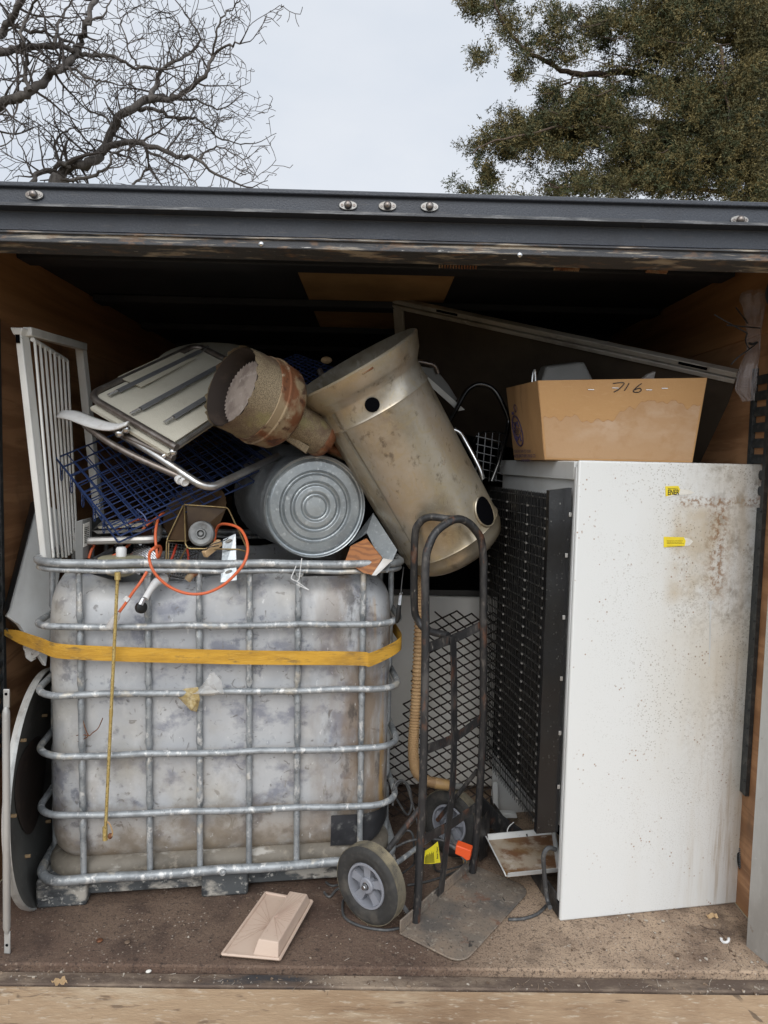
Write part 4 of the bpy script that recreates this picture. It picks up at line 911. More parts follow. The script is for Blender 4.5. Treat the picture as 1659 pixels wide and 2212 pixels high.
# ================================================================== folded blue wire crate
cr_ = thing('wire_crate', 'folded dark blue wire crate lying under the garden chair', 'wire crate', P(245, 1150, 2.32))
def grid_layer(q, nu, nv, r, off, name, jit=0):
    a, b, c, d = [p + off for p in q]; mb = MB()
    for i in range(nu + 1):
        s = i / nu; mb.tube([a.lerp(b, s), d.lerp(c, s)], r * (1.5 if i in (0, nu) else 1), 5)
    for j in range(nv + 1):
        t = j / nv; mb.tube([a.lerp(d, t) + Vector((0, -r * 1.4, r)), b.lerp(c, t) + Vector((0, -r * 1.4, r))], r * (1.5 if j in (0, nv) else 1), 5)
    return part(name, mb, m_blue, cr_, sm=60)
qd = [P(121, 990, 2.44), P(245, 1143, 2.30), P(590, 985, 2.66), P(420, 868, 2.92)]
grid_layer(qd, 8, 15, .0022, Vector((0, 0, 0)), 'wire_panel')
q2 = [qd[0] + Vector((.025, -.0, -.03)), qd[1] + Vector((.02, .0, -.022)), qd[2] + Vector((0, 0, -.03)), qd[3] + Vector((0, 0, -.03))]
grid_layer(q2, 7, 13, .0022, Vector((.0, 0, 0)), 'wire_panel')
q3 = [qd[0] + Vector((.05, -.0, -.062)), qd[1] + Vector((.012, .01, -.045)), qd[2] + Vector((.02, .0, -.055)), qd[3] + Vector((0, 0, -.06))]
grid_layer(q3, 8, 12, .0022, Vector((0, 0, 0)), 'wire_panel')
hg = MB()
for t in (.12, .3, .5, .7, .86):
    p = qd[0].lerp(qd[1], t)
    for q in range(2):
        ring = [p + Vector((-.004, 0, -.010 - .022 * q)) + Vector((.0, .009 * math.cos(k), .017 * math.sin(k))) for k in [2 * math.pi * i / 10 for i in range(10)]]
        hg.tube(ring, .0019, 4, closed=True)
part('hinge_rings', hg, m_blue, cr_, sm=60)['kind'] = 'stuff'
part('latch_hook', MB().tube(smooth(PP((296, 1100, 2.33), (310, 1112, 2.32), (318, 1126, 2.315)), 4), .003, 6), m_blue, cr_)

# ================================================================== white slatted cot side
cot = thing('cot_side', 'white slatted cot side standing upright in the tote by the left wall', 'cot side', P(88, 1200, 2.30))
k0, k1 = P(30, 708, 2.26), P(87, 1212, 2.29)
post_ = lambda p, q, a, b: MB().prism([p, p + Vector(a), p + Vector(a) + Vector(b), p + Vector(b)], q - p)
ax1 = Vector((.021, .0, 0)); ax2 = Vector((.004, .045, 0))
part('post', MB().prism([k0, k0 + ax1, k0 + ax1 + ax2, k0 + ax2], k1 - k0), m_crib, cot, bev=.003)
part('socket', MB().prism(PP((33, 722, 2.2585), (42, 722, 2.2585), (43, 741, 2.2585), (34, 741, 2.2585)), (0, .001, 0)), m_dark, cot)
part('corner_cap', MB().prism([k0 + Vector((-.010, -.006, .0)), k0 + Vector((.030, -.006, .0)), k0 + Vector((.023, -.002, -.022)), k0 + Vector((-.002, -.002, -.022))], (.01, .055, 0)), m_crib, cot, bev=.003)
r0, r1 = P(48, 706, 2.28), P(172, 741, 2.80)
part('top_rail', MB().prism([r0, r0 + Vector((.03, 0, 0)), r0 + Vector((.03, 0, -.028)), r0 + Vector((0, 0, -.028))], r1 - r0), m_crib, cot, bev=.003)
l0, l1 = P(160, 738, 2.80), P(205, 1150, 2.84)
part('post', MB().prism([l0, l0 + Vector((.03, 0, 0)), l0 + Vector((.035, .03, 0)), l0 + Vector((.005, .03, 0))], l1 - l0), m_crib, cot, bev=.003)
s0, s1 = P(70, 733, 2.30), P(143, 778, 2.60)
part('slat_rail', MB().tube([s0, s1], .0075, 8), m_crib, cot)
bots = [(112, 1205), (122, 1205), (132, 1205), (140, 1205), (146, 1200), (152, 1196), (158, 1190), (162, 1150)]
for i in range(8):
    t = i / 7 * .98 + .01; p = s0.lerp(s1, t); q = P(*bots[i], 2.31 + .30 * t)
    part('slat', MB().prism([p, p + Vector((.0075, 0, 0)), p + Vector((.0085, .007, 0)), p + Vector((.001, .007, 0))], q - p), m_crib, cot, bev=.002)

# narrow grey duct and flat white panel by the left wall
bxx = MB().prism(PP((161, 1128, 2.30), (178, 1122, 2.32), (198, 1118, 2.40), (180, 1122, 2.42)), P(163, 1215, 2.30) - P(161, 1128, 2.30))
gd = thing('grey_casing', 'slim grey metal casing with a barcode label inside the tote', 'casing', P(163, 1215, 2.31))
part('body', bxx, m_grey, gd, bev=.002)
part('barcode_label', MB().prism(PP((180, 1132, 2.322), (193, 1127, 2.365), (193, 1176, 2.365), (180, 1182, 2.322)), (.0015, -.0005, 0)), m_paper, gd)
pb = MB()
for i in range(9):
    v = 1140 + i * 4; pb.prism(PP((182, v, 2.326), (191, v - 3, 2.36), (191, v - 1.5, 2.36), (182, v + 1.5, 2.326)), (.0026, -.0008, 0))
part('barcode_print', pb, m_print, gd, sm=0)
wp = thing('appliance_sheet', 'flat white appliance panel with a black edge tucked against the left wall', 'panel', P(60, 1420, 2.40))
q = PP((78, 1085, 2.50), (14, 1330, 2.36), (44, 1350, 2.345), (100, 1440, 2.36), (135, 1200, 2.62), (125, 1100, 2.64))
part('sheet', MB().prism(q, (-.02, .012, 0)), m_white2, wp, bev=.003)
part('edge_strip', MB().prism(PP((72, 1085, 2.495), (82, 1082, 2.495), (20, 1318, 2.352), (10, 1332, 2.352)), (-.02, .02, 0)), m_ties, wp, bev=.003)
single('torn_bag', MB().patch(P(38, 1378, 2.36), P(75, 1392, 2.33), P(82, 1415, 2.33), P(70, 1428, 2.345), 5, 5, lambda u, v: .012 * math.sin(u * 9 + v * 6), .002), m_film, 'torn scrap of pale plastic hanging under the strap by the left wall', 'plastic scrap')

# ================================================================== satellite dish on edge, pole
dc = P(99, 1690, 2.40); dn_ = Vector((.985, .165, .02)).normalized()
dish = thing('satellite_dish', 'grey round dish standing on edge between the left wall and the tote', 'dish', Vector((dc.x, dc.y, 0)))
DR = .385
part('bowl', MB().lathe([(0, -.062), (.06, -.061), (.18, -.048), (.28, -.028), (.34, -.010), (DR, .012), (DR + .004, .009), (.34, -.02), (.2, -.06), (0, -.075)], dc, dn_, 72), m_dish, dish)
part('rim', MB().lathe([(DR - .002, .010), (DR + .006, .014), (DR + .010, .006), (DR + .006, -.010), (DR - .002, -.006)], dc, dn_, 72), m_dishrim, dish)
part('dark_hollow', MB().lathe([(.0, -.0535), (.10, -.050), (.150, -.044), (.158, -.047)], dc, dn_, 48, None, lambda a, h: 1 + .08 * math.sin(3 * a)), m_dishdark, dish)
fx, fy = frame_of(dn_)
for a in range(0, 360, 60):
    d_ = fx * math.cos(math.radians(a)) + fy * math.sin(math.radians(a))
    part('bolt', MB().tube([dc + d_ * .23 - dn_ * .045, dc + d_ * .23 - dn_ * .022], .006, 8), m_wood, dish)
pole = thing('metal_pole', 'grey metal pole with flattened drilled ends standing at the left edge', 'pole', P(15, 2062, 2.02))
pole.location = G(15, 2062)
e0, e1 = P(13, 1492, 2.03), G(15, 2062) + Vector((0, 0, .002))
part('tube', MB().tube([e0.lerp(e1, .06), e0.lerp(e1, .075), e0.lerp(e1, .09), e0.lerp(e1, .90), e0.lerp(e1, .92)], [.006, .0095, .0105, .0105, .006], 12), m_alu, pole)
for t0_, t1_ in ((-.005, .065), (.915, 1.0)):
    p, q = e0.lerp(e1, t0_), e0.lerp(e1, t1_)
    tb_ = part('flattened_end', MB().prism([p + Vector((-.009, 0, 0)), p + Vector((.009, 0, 0)), q + Vector((.009, 0, 0)), q + Vector((-.009, 0, 0))], (0, .006, 0)), m_alu, pole, bev=.002)
    hc = p.lerp(q, .25 if t0_ < 0 else .6)
    part('hole', MB().lathe([(.0045, 0), (0, .0003)], hc + Vector((0, -.0008, 0)), (0, -1, 0), 12), m_dark, tb_)

# ================================================================== brass lamp pole over the cage
lm = thing('brass_lamp_pole', 'speckled brass rod hanging from an olive dome over the front of the tote', 'lamp pole', P(228, 1815, 2.2))
l0, l1 = P(254, 1244, 2.19), P(227, 1812, 2.205)
part('rod', MB().tube([l0, l0.lerp(l1, .5), l1], .0052, 10), m_brass, lm)
part('coupling', MB().tube([l0.lerp(l1, .50), l0.lerp(l1, .525)], .0062, 10), m_brass, lm)
part('ferrule', MB().tube([l1 + Vector((0, 0, .04)), l1 - Vector((0, 0, .004))], .0078, 12), m_brass, lm)
part('collar', MB().tube([l0 + Vector((0, 0, .012)), l0 - Vector((0, 0, .012))], .0095, 12), m_brass, lm)
dcen = P(262, 1205, 2.32)
part('dome', MB().lathe([(0, -.062), (.02, -.061), (.045, -.052), (.065, -.03), (.072, -.004), (.073, .0), (.066, .004), (0, .006)], dcen, (0, 0, 1), 36, Vector((1, 0, 0))), m_olive, lm)
part('nub', MB().lathe([(.016, 0), (.017, .03), (.013, .036), (0, .037)], dcen, (0, 0, 1), 16), m_whiteplas, lm)
part('lamp_wire', MB().tube(smooth(PP((232, 1775, 2.2), (238, 1782, 2.195), (243, 1798, 2.195), (240, 1808, 2.195), (233, 1812, 2.195)), 5), .0024, 6), m_hose, lm)
part('socket_bulb', MB().ball(P(238, 1806, 2.197), .008, 8, 6, (1, 1, 1.2)), m_rust, lm)

# ================================================================== orange extension cord
oc = thing('extension_cord', 'orange extension cord looping over the top rail of the tote', 'cord', P(330, 1290, 2.2))
ZA = lambda x, y, d: P(146.9 + .2604 * x, 1036.9 + .2604 * y, d)
path = [ZA(330, 650, 2.34), ZA(430, 600, 2.36), ZA(520, 520, 2.40), ZA(600, 430, 2.44), ZA(690, 345, 2.46), ZA(770, 295, 2.46), ZA(795, 275, 2.45), ZA(760, 300, 2.42), ZA(735, 370, 2.38), ZA(725, 470, 2.35), ZA(735, 580, 2.33), ZA(745, 645, 2.32), ZA(770, 590, 2.30), ZA(760, 550, 2.27), ZA(715, 565, 2.20), ZA(680, 600, 2.195), ZA(675, 660, 2.20), ZA(700, 740, 2.195), ZA(760, 820, 2.20), ZA(850, 890, 2.21), ZA(960, 935, 2.215), ZA(1060, 947, 2.22), ZA(1170, 930, 2.225), ZA(1290, 870, 2.225), ZA(1390, 780, 2.225), ZA(1460, 690, 2.225), ZA(1490, 590, 2.24), ZA(1480, 500, 2.27), ZA(1440, 420, 2.31), ZA(1380, 380, 2.34), ZA(1300, 365, 2.38), ZA(1250, 380, 2.42), ZA(1225, 440, 2.45), ZA(1215, 520, 2.46)]
part('cord_run', MB().tube(smooth(path, 5), .0049, 8), m_orange, oc, sm=60)
part('cord_run', MB().tube(smooth([ZA(655, 760, 2.24), ZA(600, 850, 2.225), ZA(540, 930, 2.215), ZA(480, 1020, 2.21), ZA(425, 1095, 2.205)], 5), .0049, 8), m_orange, oc, sm=60)
part('cord_run', MB().tube(smooth([ZA(172, 650, 2.36), ZA(200, 570, 2.37), ZA(260, 500, 2.40), ZA(400, 420, 2.46), ZA(560, 330, 2.52), ZA(680, 345, 2.55)], 5), .0049, 8), m_orange, oc, sm=60)
part('white_clip', MB().prism([ZA(455, 985, 2.203), ZA(480, 960, 2.203), ZA(512, 985, 2.203), ZA(488, 1018, 2.203)], (0, .014, 0)), m_whiteplas, oc, bev=.001)
pg0, pg1 = P(257, 1322, 2.203), P(237, 1356, 2.20)
part('clear_plug', MB().tube([pg0, pg0.lerp(pg1, .3), pg1], [.006, .0125, .014], 10), m_clear, oc)

# ================================================================== small things in the tote
wh_ = thing('castor_leg', 'white plastic leg with a black castor sticking out below the top rail', 'castor', P(304, 1318, 2.21))
part('leg', MB().tube(smooth([ZA(800, 815, 2.31), ZA(740, 840, 2.28), ZA(690, 900, 2.25), ZA(640, 985, 2.22)], 5), [.018 - .0075 * min(1, i / 11) for i in range(16)], 12), m_whiteplas, wh_)
part('bracket', MB().tube([ZA(625, 985, 2.218), ZA(600, 1040, 2.205)], [.008, .010], 8), m_steel, wh_)
part('wheel', MB().lathe([(0, -.008), (.012, -.009), (.0185, -.006), (.0185, .006), (.012, .009), (0, .008)], ZA(607, 1058, 2.21), (.75, -.65, .1), 20), m_ties, wh_)
ht_ = thing('heater_front', 'silver and black oval heater front under the blue wire crate', 'heater', P(250, 1165, 2.42))
rim = smooth([ZA(80, 480, 2.36), ZA(120, 440, 2.42), ZA(300, 370, 2.55), ZA(600, 350, 2.60), ZA(740, 380, 2.55), ZA(745, 460, 2.42), ZA(700, 492, 2.36), ZA(400, 500, 2.345), ZA(150, 505, 2.35)], 6, True)
part('silver_surround', MB().tube(rim, .013, 8, closed=True), m_silver, ht_)
part('grille', MB().patch(ZA(140, 478, 2.37), ZA(690, 470, 2.37), ZA(700, 300, 2.62), ZA(180, 380, 2.62), 8, 6, lambda u, v: .004 * math.sin(v * 60), .02), m_ties, ht_)
part('chrome_bar', MB().prism([ZA(200, 420, 2.40), ZA(640, 405, 2.40), ZA(620, 430, 2.38), ZA(240, 445, 2.38)], (0, .01, -.004)), m_silver, ht_)
part('cream_lid', MB().prism([ZA(240, 385, 2.46), ZA(660, 350, 2.46), ZA(640, 385, 2.44), ZA(250, 405, 2.44)], (0, .06, -.004)), m_cream2, ht_, bev=.003)
single('dark_channel', MB().prism([ZA(45, 400, 2.33), ZA(120, 375, 2.34), ZA(255, 300, 2.48), ZA(250, 330, 2.48), ZA(125, 440, 2.34), ZA(52, 440, 2.33)], (.004, .03, -.006)), m_track, 'small dark metal channel bracket below the wire crate', 'bracket', bev=.002)
rb = MB()
for i in range(12):
    t = i / 11; a_, b_ = ZA(470 + 150 * t, 660 - 120 * t, 2.36 + .04 * t), ZA(640 + 120 * t, 770 - 120 * t, 2.33 + .04 * t)
    rb.tube([a_, a_.lerp(b_, .5) + Vector((0, -.01, .012)), b_], .0052, 6)
fo = thing('ribbed_tray', 'crumpled shiny ribbed metal tray inside the tote behind the olive dome', 'tray', ZA(600, 790, 2.36))
part('ribs', rb, m_foil, fo)
part('sheet', MB().patch(ZA(420, 720, 2.38), ZA(640, 800, 2.34), ZA(790, 640, 2.40), ZA(600, 500, 2.44), 8, 8, lambda u, v: .008 * math.sin(u * 14) * math.cos(v * 11), .002), m_foil, fo, sm=0)
single('black_bag', MB().patch(ZA(360, 640, 2.40), ZA(520, 650, 2.40), ZA(590, 510, 2.44), ZA(380, 510, 2.44), 9, 9, lambda u, v: .014 * math.sin(u * 11 + v * 5) * math.cos(v * 8), .004), m_blackgl, 'crumpled black plastic bag inside the tote behind the orange cord', 'bag')
dk = thing('fluted_tray', 'brown fluted round tray leaning below the blue crate by the zinc can', 'tray', ZA(1050, 420, 2.5))
tc_, tn = ZA(1060, 270, 2.52), Vector((-.25, -.75, .55)).normalized()
part('plate', MB().lathe([(0, -.01), (.06, -.01), (.075, .0), (.085, .002), (.118, .012), (.121, .010), (.0, -.016)], tc_, tn, 72, None, lambda a, h: 1 + .012 * math.sin(a * 40)), m_brown, dk, sm=30)
ra = thing('brass_rack', 'brass wire rack with brown panels lying in the tote', 'rack', ZA(900, 640, 2.36))
ga = MB()
for q in ([ZA(960, 205, 2.40), ZA(1325, 230, 2.44), ZA(1500, 600, 2.33), ZA(1420, 575, 2.31), ZA(1000, 568, 2.29), ZA(975, 540, 2.29), ZA(965, 205, 2.40)], [ZA(955, 210, 2.405), ZA(818, 500, 2.36), ZA(812, 760, 2.34)], [ZA(818, 503, 2.36), ZA(985, 506, 2.31)], [ZA(985, 560, 2.29), ZA(940, 640, 2.33), ZA(840, 820, 2.36)], [ZA(835, 520, 2.37), ZA(828, 780, 2.35)]):
    ga.tube(fillet(q, .012), .0026, 6)
part('frame_wire', ga, m_gold, ra, sm=60)
part('back_panel', MB().prism([ZA(985, 215, 2.41), ZA(1310, 240, 2.45), ZA(1190, 530, 2.45), ZA(1000, 500, 2.41)], (0, .006, 0)), m_brown, ra)
part('side_panel', MB().prism([ZA(952, 220, 2.412), ZA(975, 500, 2.33), ZA(832, 492, 2.37)], (.004, .006, 0)), m_brown, ra)
db = thing('round_knob_disc', 'grey dented round disc with a raised hub in front of the brass rack', 'disc', ZA(1105, 550, 2.31))
part('disc', MB().lathe([(0, .010), (.006, .010), (.010, .004), (.012, .012), (.016, .012), (.018, .004), (.034, .006), (.040, .003), (.0425, -.004), (.0425, -.016), (0, -.016)], ZA(1105, 445, 2.31), (.05, -1, .12), 48, None, lambda a, h: 1 + (.012 * math.sin(a * 44) if h < .003 else 0)), m_disc, db, sm=30)
wk0, wk1 = ZA(1130, 620, 2.28), ZA(1262, 515, 2.33)
wx, wy = frame_of(wk1 - wk0)
single('wood_block', MB().prism([wk0 + wx * a + wy * b for a, b in ((-.009, -.011), (.009, -.011), (.009, .011), (-.009, .011))], wk1 - wk0), m_wood, 'short pale wood block below the grey disc', 'wood block', bev=.002)
single('black_wire_loops', MB().tube(smooth([ZA(1150, 560, 2.28), ZA(1210, 530, 2.275), ZA(1300, 500, 2.29), ZA(1330, 480, 2.3)], 4), .0018, 5).tube(smooth([ZA(1140, 580, 2.28), ZA(1180, 555, 2.27), ZA(1250, 545, 2.29)], 4), .0018, 5).tube(smooth([ZA(1000, 640, 2.32), ZA(1100, 590, 2.29), ZA(1140, 575, 2.28)], 4), .002, 5), m_ties, 'thin black wires tangled round the pale wood block', 'wire')
bk = thing('hinge_plate', 'zinc hinge plate with slotted holes against the side of the zinc can', 'bracket', ZA(1330, 830, 2.28))
part('plate', MB().prism([ZA(1285, 495, 2.33), ZA(1390, 445, 2.33), ZA(1400, 830, 2.27), ZA(1265, 850, 2.27)], (0, .003, 0)), m_can, bk)
for y in (505, 760): part('slot', MB().prism([ZA(1300 + 28 * math.cos(a) + 30, y + 12 * math.sin(a) - 10 * math.cos(a), 2.318 if y < 600 else 2.278) for a in [2 * math.pi * k / 16 for k in range(16)]], (0, .003, 0)), m_steel, bk)
wg = MB(); q = [ZA(820, 520, 2.46), ZA(1090, 560, 2.46), ZA(1050, 840, 2.34), ZA(780, 800, 2.34)]
for i in range(12):
    t = i / 11; wg.tube([q[0].lerp(q[1], t), q[3].lerp(q[2], t)], .0016, 4); wg.tube([q[0].lerp(q[3], t), q[1].lerp(q[2], t)], .0016, 4)
single('wire_basket', wg, m_steel, 'grey wire basket grid deep in the tote under the brass rack', 'basket')
single('red_cable', MB().tube(smooth([ZA(900, 540, 2.40), ZA(880, 600, 2.36), ZA(850, 680, 2.33)], 4), .0045, 6).tube(smooth([ZA(990, 575, 2.36), ZA(1000, 640, 2.33), ZA(990, 700, 2.33)], 4), .004, 6), M('red_rubber', (.35, .04, .02), .5), 'short dark red cables below the brass rack', 'cable')
single('brown_strap', MB().tube(smooth([ZA(990, 830, 2.28), ZA(1030, 780, 2.28), ZA(1100, 745, 2.30), ZA(1150, 680, 2.33)], 5), .012, 8, flat=.5), m_rust, 'dark brown leather strap hanging over the tote edge', 'strap')
# zinc hood with orange wood board
hd = thing('zinc_hood', 'zinc sheet hood with an orange wood board wedged beside the zinc can', 'hood', P(800, 1225, 2.36))
a_, b_, c2, d2 = P(806, 1108, 2.50), P(858, 1188, 2.38), P(836, 1238, 2.34), P(752, 1170, 2.44)
part('zinc_sheet', MB().prism([a_, b_, c2, P(792, 1150, 2.46)], (0, .01, 0)).prism([a_, P(792, 1152, 2.46), P(752, 1180, 2.46), P(768, 1160, 2.5)], (0, .008, 0)), m_can, hd)
part('wood_board', MB().prism(PP((745, 1212, 2.37), (757, 1180, 2.40), (792, 1163, 2.40), (826, 1205, 2.35), (808, 1243, 2.32), (785, 1238, 2.32)), (0, .012, 0)), m_owood, hd, bev=.002)
part('corner_angle', MB().prism(PP((828, 1206, 2.345), (848, 1210, 2.345), (813, 1243, 2.312), (803, 1243, 2.312)), (0, .003, 0)), m_silver, hd)
# brake cable end on the right corner
bc = thing('cable_end', 'black cable end with a spring hanging on the right corner of the tote', 'cable', P(860, 1340, 2.40))
part('cable', MB().tube(smooth(PP((872, 1225, 2.45), (868, 1260, 2.42), (866, 1285, 2.40)), 4), .0022, 6), m_ties, bc)
pts = []
for k in range(70):
    p = P(866, 1281, 2.395).lerp(P(863, 1306, 2.395), k / 69); pts.append(p + Vector((math.cos(k * .9) * .005, math.sin(k * .9) * .005, 0)))
part('spring', MB().tube(pts, .0014, 4), m_steel, bc)
part('grip', MB().tube(PP((863, 1306, 2.395), (861, 1318, 2.395), (860, 1335, 2.395), (856, 1345, 2.395)), [.007, .0085, .010, .006], 10), m_ties, bc)

# ================================================================== leaning framed panel at the top
pn = thing('framed_panel', 'long dark board in an aluminium frame sloping under the roof towards the right wall', 'panel', P(1590, 830, 2.36))
e0, e1 = P(850, 644, 3.15), P(1594, 803, 2.50)
dv = (e1 - e0).normalized(); dn2 = Vector((.10, .62, -.78)); dn2 = (dn2 - dv * dn2.dot(dv)).normalized(); tn2 = dv.cross(dn2).normalized(); tn2 = tn2 if tn2.y > 0 else -tn2
hgt = .62
part('board', MB().prism([e0 + dn2 * .03, e1 + dn2 * .03, e1 + dn2 * hgt, e0 + dn2 * hgt], tn2 * .008), m_panel, pn)
fr1 = part('frame_rail', MB().prism([e0 + tn2 * -.010, e1 + tn2 * -.010, e1 + dn2 * .020 + tn2 * -.010, e0 + dn2 * .020 + tn2 * -.010], tn2 * .028), m_pframe, pn, bev=.002)
part('frame_rail', MB().prism([e0 + dn2 * .025 + tn2 * -.014, e1 + dn2 * .025 + tn2 * -.014, e1 + dn2 * .042 + tn2 * -.014, e0 + dn2 * .042 + tn2 * -.014], tn2 * .020), m_pframe, pn, bev=.002)
part('frame_stile', MB().prism([e0 + dn2 * .043 + tn2 * -.012, e0 + dv * .05 + dn2 * .043 + tn2 * -.012, e0 + dv * .05 + dn2 * hgt + tn2 * -.012, e0 + dn2 * hgt + tn2 * -.012], tn2 * .02), m_pframe, pn, bev=.002)
for t in (.155, .86):
    p = e0.lerp(e1, t); part('hinge_notch', MB().prism([p - tn2 * .0112 + dn2 * .003, p + dv * .10 - tn2 * .0112 + dn2 * .003, p + dv * .10 - tn2 * .0112 + dn2 * .014, p - tn2 * .0112 + dn2 * .014], tn2 * .0008), m_dark, pn)

# ================================================================== dark chairs and basket behind the drum
m_dchrome = M('dark_chrome', (.07, .07, .07), .2, .9)
c1 = thing('chrome_chair', 'dark chrome tube chair frame in the shadow behind the leaning drum', 'chair', P(1010, 1050, 2.9))
part('back_hoop', MB().tube(smooth(PP((970, 910, 2.80), (985, 885, 2.82), (1005, 848, 2.84), (1022, 834, 2.85), (1040, 830, 2.85), (1062, 838, 2.85), (1078, 858, 2.85), (1095, 895, 2.85), (1098, 920, 2.85), (1080, 990, 2.80), (1062, 1040, 2.78)), 5), .0095, 8), m_dchrome, c1, sm=60)
part('arm_tube', MB().tube(smooth(PP((978, 928, 2.66), (992, 934, 2.66), (1006, 955, 2.66), (1035, 1010, 2.64), (1042, 1035, 2.64)), 5), .0095, 8), m_steel, c1, sm=60)
bkb = MB()
for i in range(6): bkb.tube(PP((1028, 942 + i * 17, 2.86), (1085, 955 + i * 17, 2.86)), .0026, 5)
for i in range(4): bkb.tube(PP((1034 + i * 15, 935, 2.862), (1026 + i * 15, 1040, 2.862)), .0026, 5)
bkb.tube(smooth(PP((1022, 955, 2.87), (1035, 937, 2.87), (1060, 933, 2.87), (1092, 938, 2.87)), 5), .004, 6)
single('dark_wire_basket', bkb, m_dchrome, 'dark wire basket in the shadow beside the cardboard box', 'basket')
c2_ = thing('white_seat_chair', 'folded chair with a pale seat slanting behind the leaning drum', 'chair', P(960, 900, 2.95))
part('seat', MB().prism(PP((902, 790, 2.80), (940, 795, 2.85), (968, 830, 2.9), (988, 862, 2.9), (978, 872, 2.9), (905, 812, 2.8)), (0, .03, 0)), m_grey, c2_, bev=.004)
part('frame_tube', MB().tube(smooth(PP((895, 780, 2.83), (920, 784, 2.83), (938, 790, 2.84), (946, 806, 2.85)), 5), .010, 8), m_chromed, c2_, sm=60)
single('pale_strip', MB().prism(PP((905, 812, 2.78), (918, 808, 2.78), (1004, 885, 2.86), (990, 888, 2.86)), (0, .012, 0)), m_crib, 'thin pale strip slanting behind the drum', 'strip')

cw = MB(); q = PP((560, 800, 2.75), (640, 765, 2.85), (735, 800, 2.9), (640, 860, 2.7))
for i in range(12):
    t = i / 11; cw.tube([q[0].lerp(q[1], t), q[3].lerp(q[2], t)], .0022, 4); cw.tube([q[0].lerp(q[3], t), q[1].lerp(q[2], t)], .0022, 4)
single('dark_wire_rack', cw, m_blue, 'dark wire rack in the shadow between the rusty strainer and the drum', 'rack')
single('round_table_top', MB().lathe([(0, 0), (.24, 0), (.25, .01), (.24, .022), (0, .022)], P(470, 800, 2.95), (.1, -.5, .85), 40), m_cream, 'pale round table top behind the folded garden chair', 'table top')
single('wooden_knob', MB().ball(P(705, 778, 2.9), .018, 12, 8, (1.3, 1, .8)), m_wood, 'small wooden knob in the shadow left of the drum mouth', 'knob')
single('scrap_bundle', MB().tube(smooth(PP((690, 800, 2.8), (720, 850, 2.75), (760, 905, 2.7)), 4), .012, 8).tube(smooth(PP((640, 815, 2.8), (700, 870, 2.74), (735, 900, 2.7)), 4), .009, 8), m_chromed, 'tarnished metal tubes in the shadow behind the rusty strainer', 'tubes')

# ================================================================== white washer, mesh, hose behind the hand truck
ws = thing('washing_machine', 'white washing machine with a black top seen behind the expanded metal mesh', 'washing machine', (.25, 3.15, 0))
part('body', MB().mm((-.045, 3.12, .02), (.60, 3.7, .895)), m_washer, ws, bev=.01)
part('top', MB().mm((-.05, 3.10, .896), (.605, 3.7, .925)), m_ties, ws, bev=.004)
ms = MB(); M0 = P(832, 1835, 2.86); mxd = Vector((1, .06, -.17)).normalized(); mzd = Vector((.0, .10, 1)).normalized()
cw_, chh = .064, .041; sw = .0022
def mpt(i, j): return M0 + mxd * (i * cw_ / 2) + mzd * (j * chh / 2)
def inside(p):
    q = CR.transposed() @ (p - CO); u = 829.5 + FPX * q.x / -q.z; v = 1106 - FPX * q.y / -q.z
    return u > 800 and u < 1090 and v > 1318 and (u - 848) * (1580 - 1318) / (928 - 848) + (v - 1580) > 0 or (v > 1580 and u < 1090)
for i in range(0, 24):
    for j in range(-6, 62):
        if (i + j) % 2: continue
        a = mpt(i, j)
        for di, dj in ((1, 1), (1, -1)):
            b = mpt(i + di, j + dj)
            if inside(a) and inside(b):
                a2 = a + (b - a) * -.04; ms.tube([a2, a.lerp(b, .5) + Vector((0, -.003, 0)), b], .0034, 4)
single('expanded_mesh', ms, m_mesh, 'rusty black expanded metal mesh sheet leaning in front of the washing machine', 'mesh sheet', sm=0)
hs = MB(); hp_ = smooth(PP((910, 1240, 2.60), (908, 1300, 2.60), (904, 1400, 2.60), (899, 1500, 2.60), (894, 1580, 2.59), (893, 1630, 2.585), (900, 1668, 2.58), (922, 1686, 2.57), (945, 1692, 2.56)), 8)
dense = []
for i in range(len(hp_) - 1):
    for k in range(6): dense.append(hp_[i].lerp(hp_[i + 1], k / 6))
hs.tube(dense, [.0185 + .0022 * (1 if (i // 2) % 2 else -1) for i in range(len(dense))], 12)
hose = thing('corrugated_hose', 'tan corrugated hose hanging behind the hand truck', 'hose', P(905, 1690, 2.58))
part('tube', hs, m_hose, hose, sm=30)
part('cuff', MB().tube(PP((940, 1691, 2.562), (968, 1696, 2.56), (972, 1697, 2.56)), [.021, .020, .014], 14), m_hosetip, hose)
part('wand', MB().tube(PP((968, 1696, 2.56), (1000, 1700, 2.6)), .012, 12), m_grey, hose)
single('dark_shelf_plate', MB().prism(PP((1040, 1722, 2.72), (1080, 1762, 2.66), (1140, 1805, 2.58), (1135, 1825, 2.58), (1075, 1800, 2.66), (1040, 1775, 2.72)), (.0, .01, .005)), m_black, 'dark metal shelf plate leaning on the floor behind the hand truck', 'shelf')
single('white_leg_frame', MB().prism(PP((1064, 1690, 2.86), (1076, 1690, 2.86), (1078, 1752, 2.86), (1066, 1752, 2.86)), (0, .02, 0)).prism(PP((1070, 1756, 2.80), (1116, 1758, 2.80), (1118, 1768, 2.80), (1072, 1768, 2.80)), (0, .03, 0)), m_white2, 'white metal foot bracket beneath the refrigerator coil', 'bracket', bev=.003)
single('pale_loose_wire', MB().tube(smooth(PP((1110, 1776, 2.62), (1098, 1788, 2.6), (1096, 1806, 2.58), (1104, 1830, 2.56)), 5), .002, 5), m_whiteplas, 'thin pale wire drooping below the refrigerator coil', 'wire')
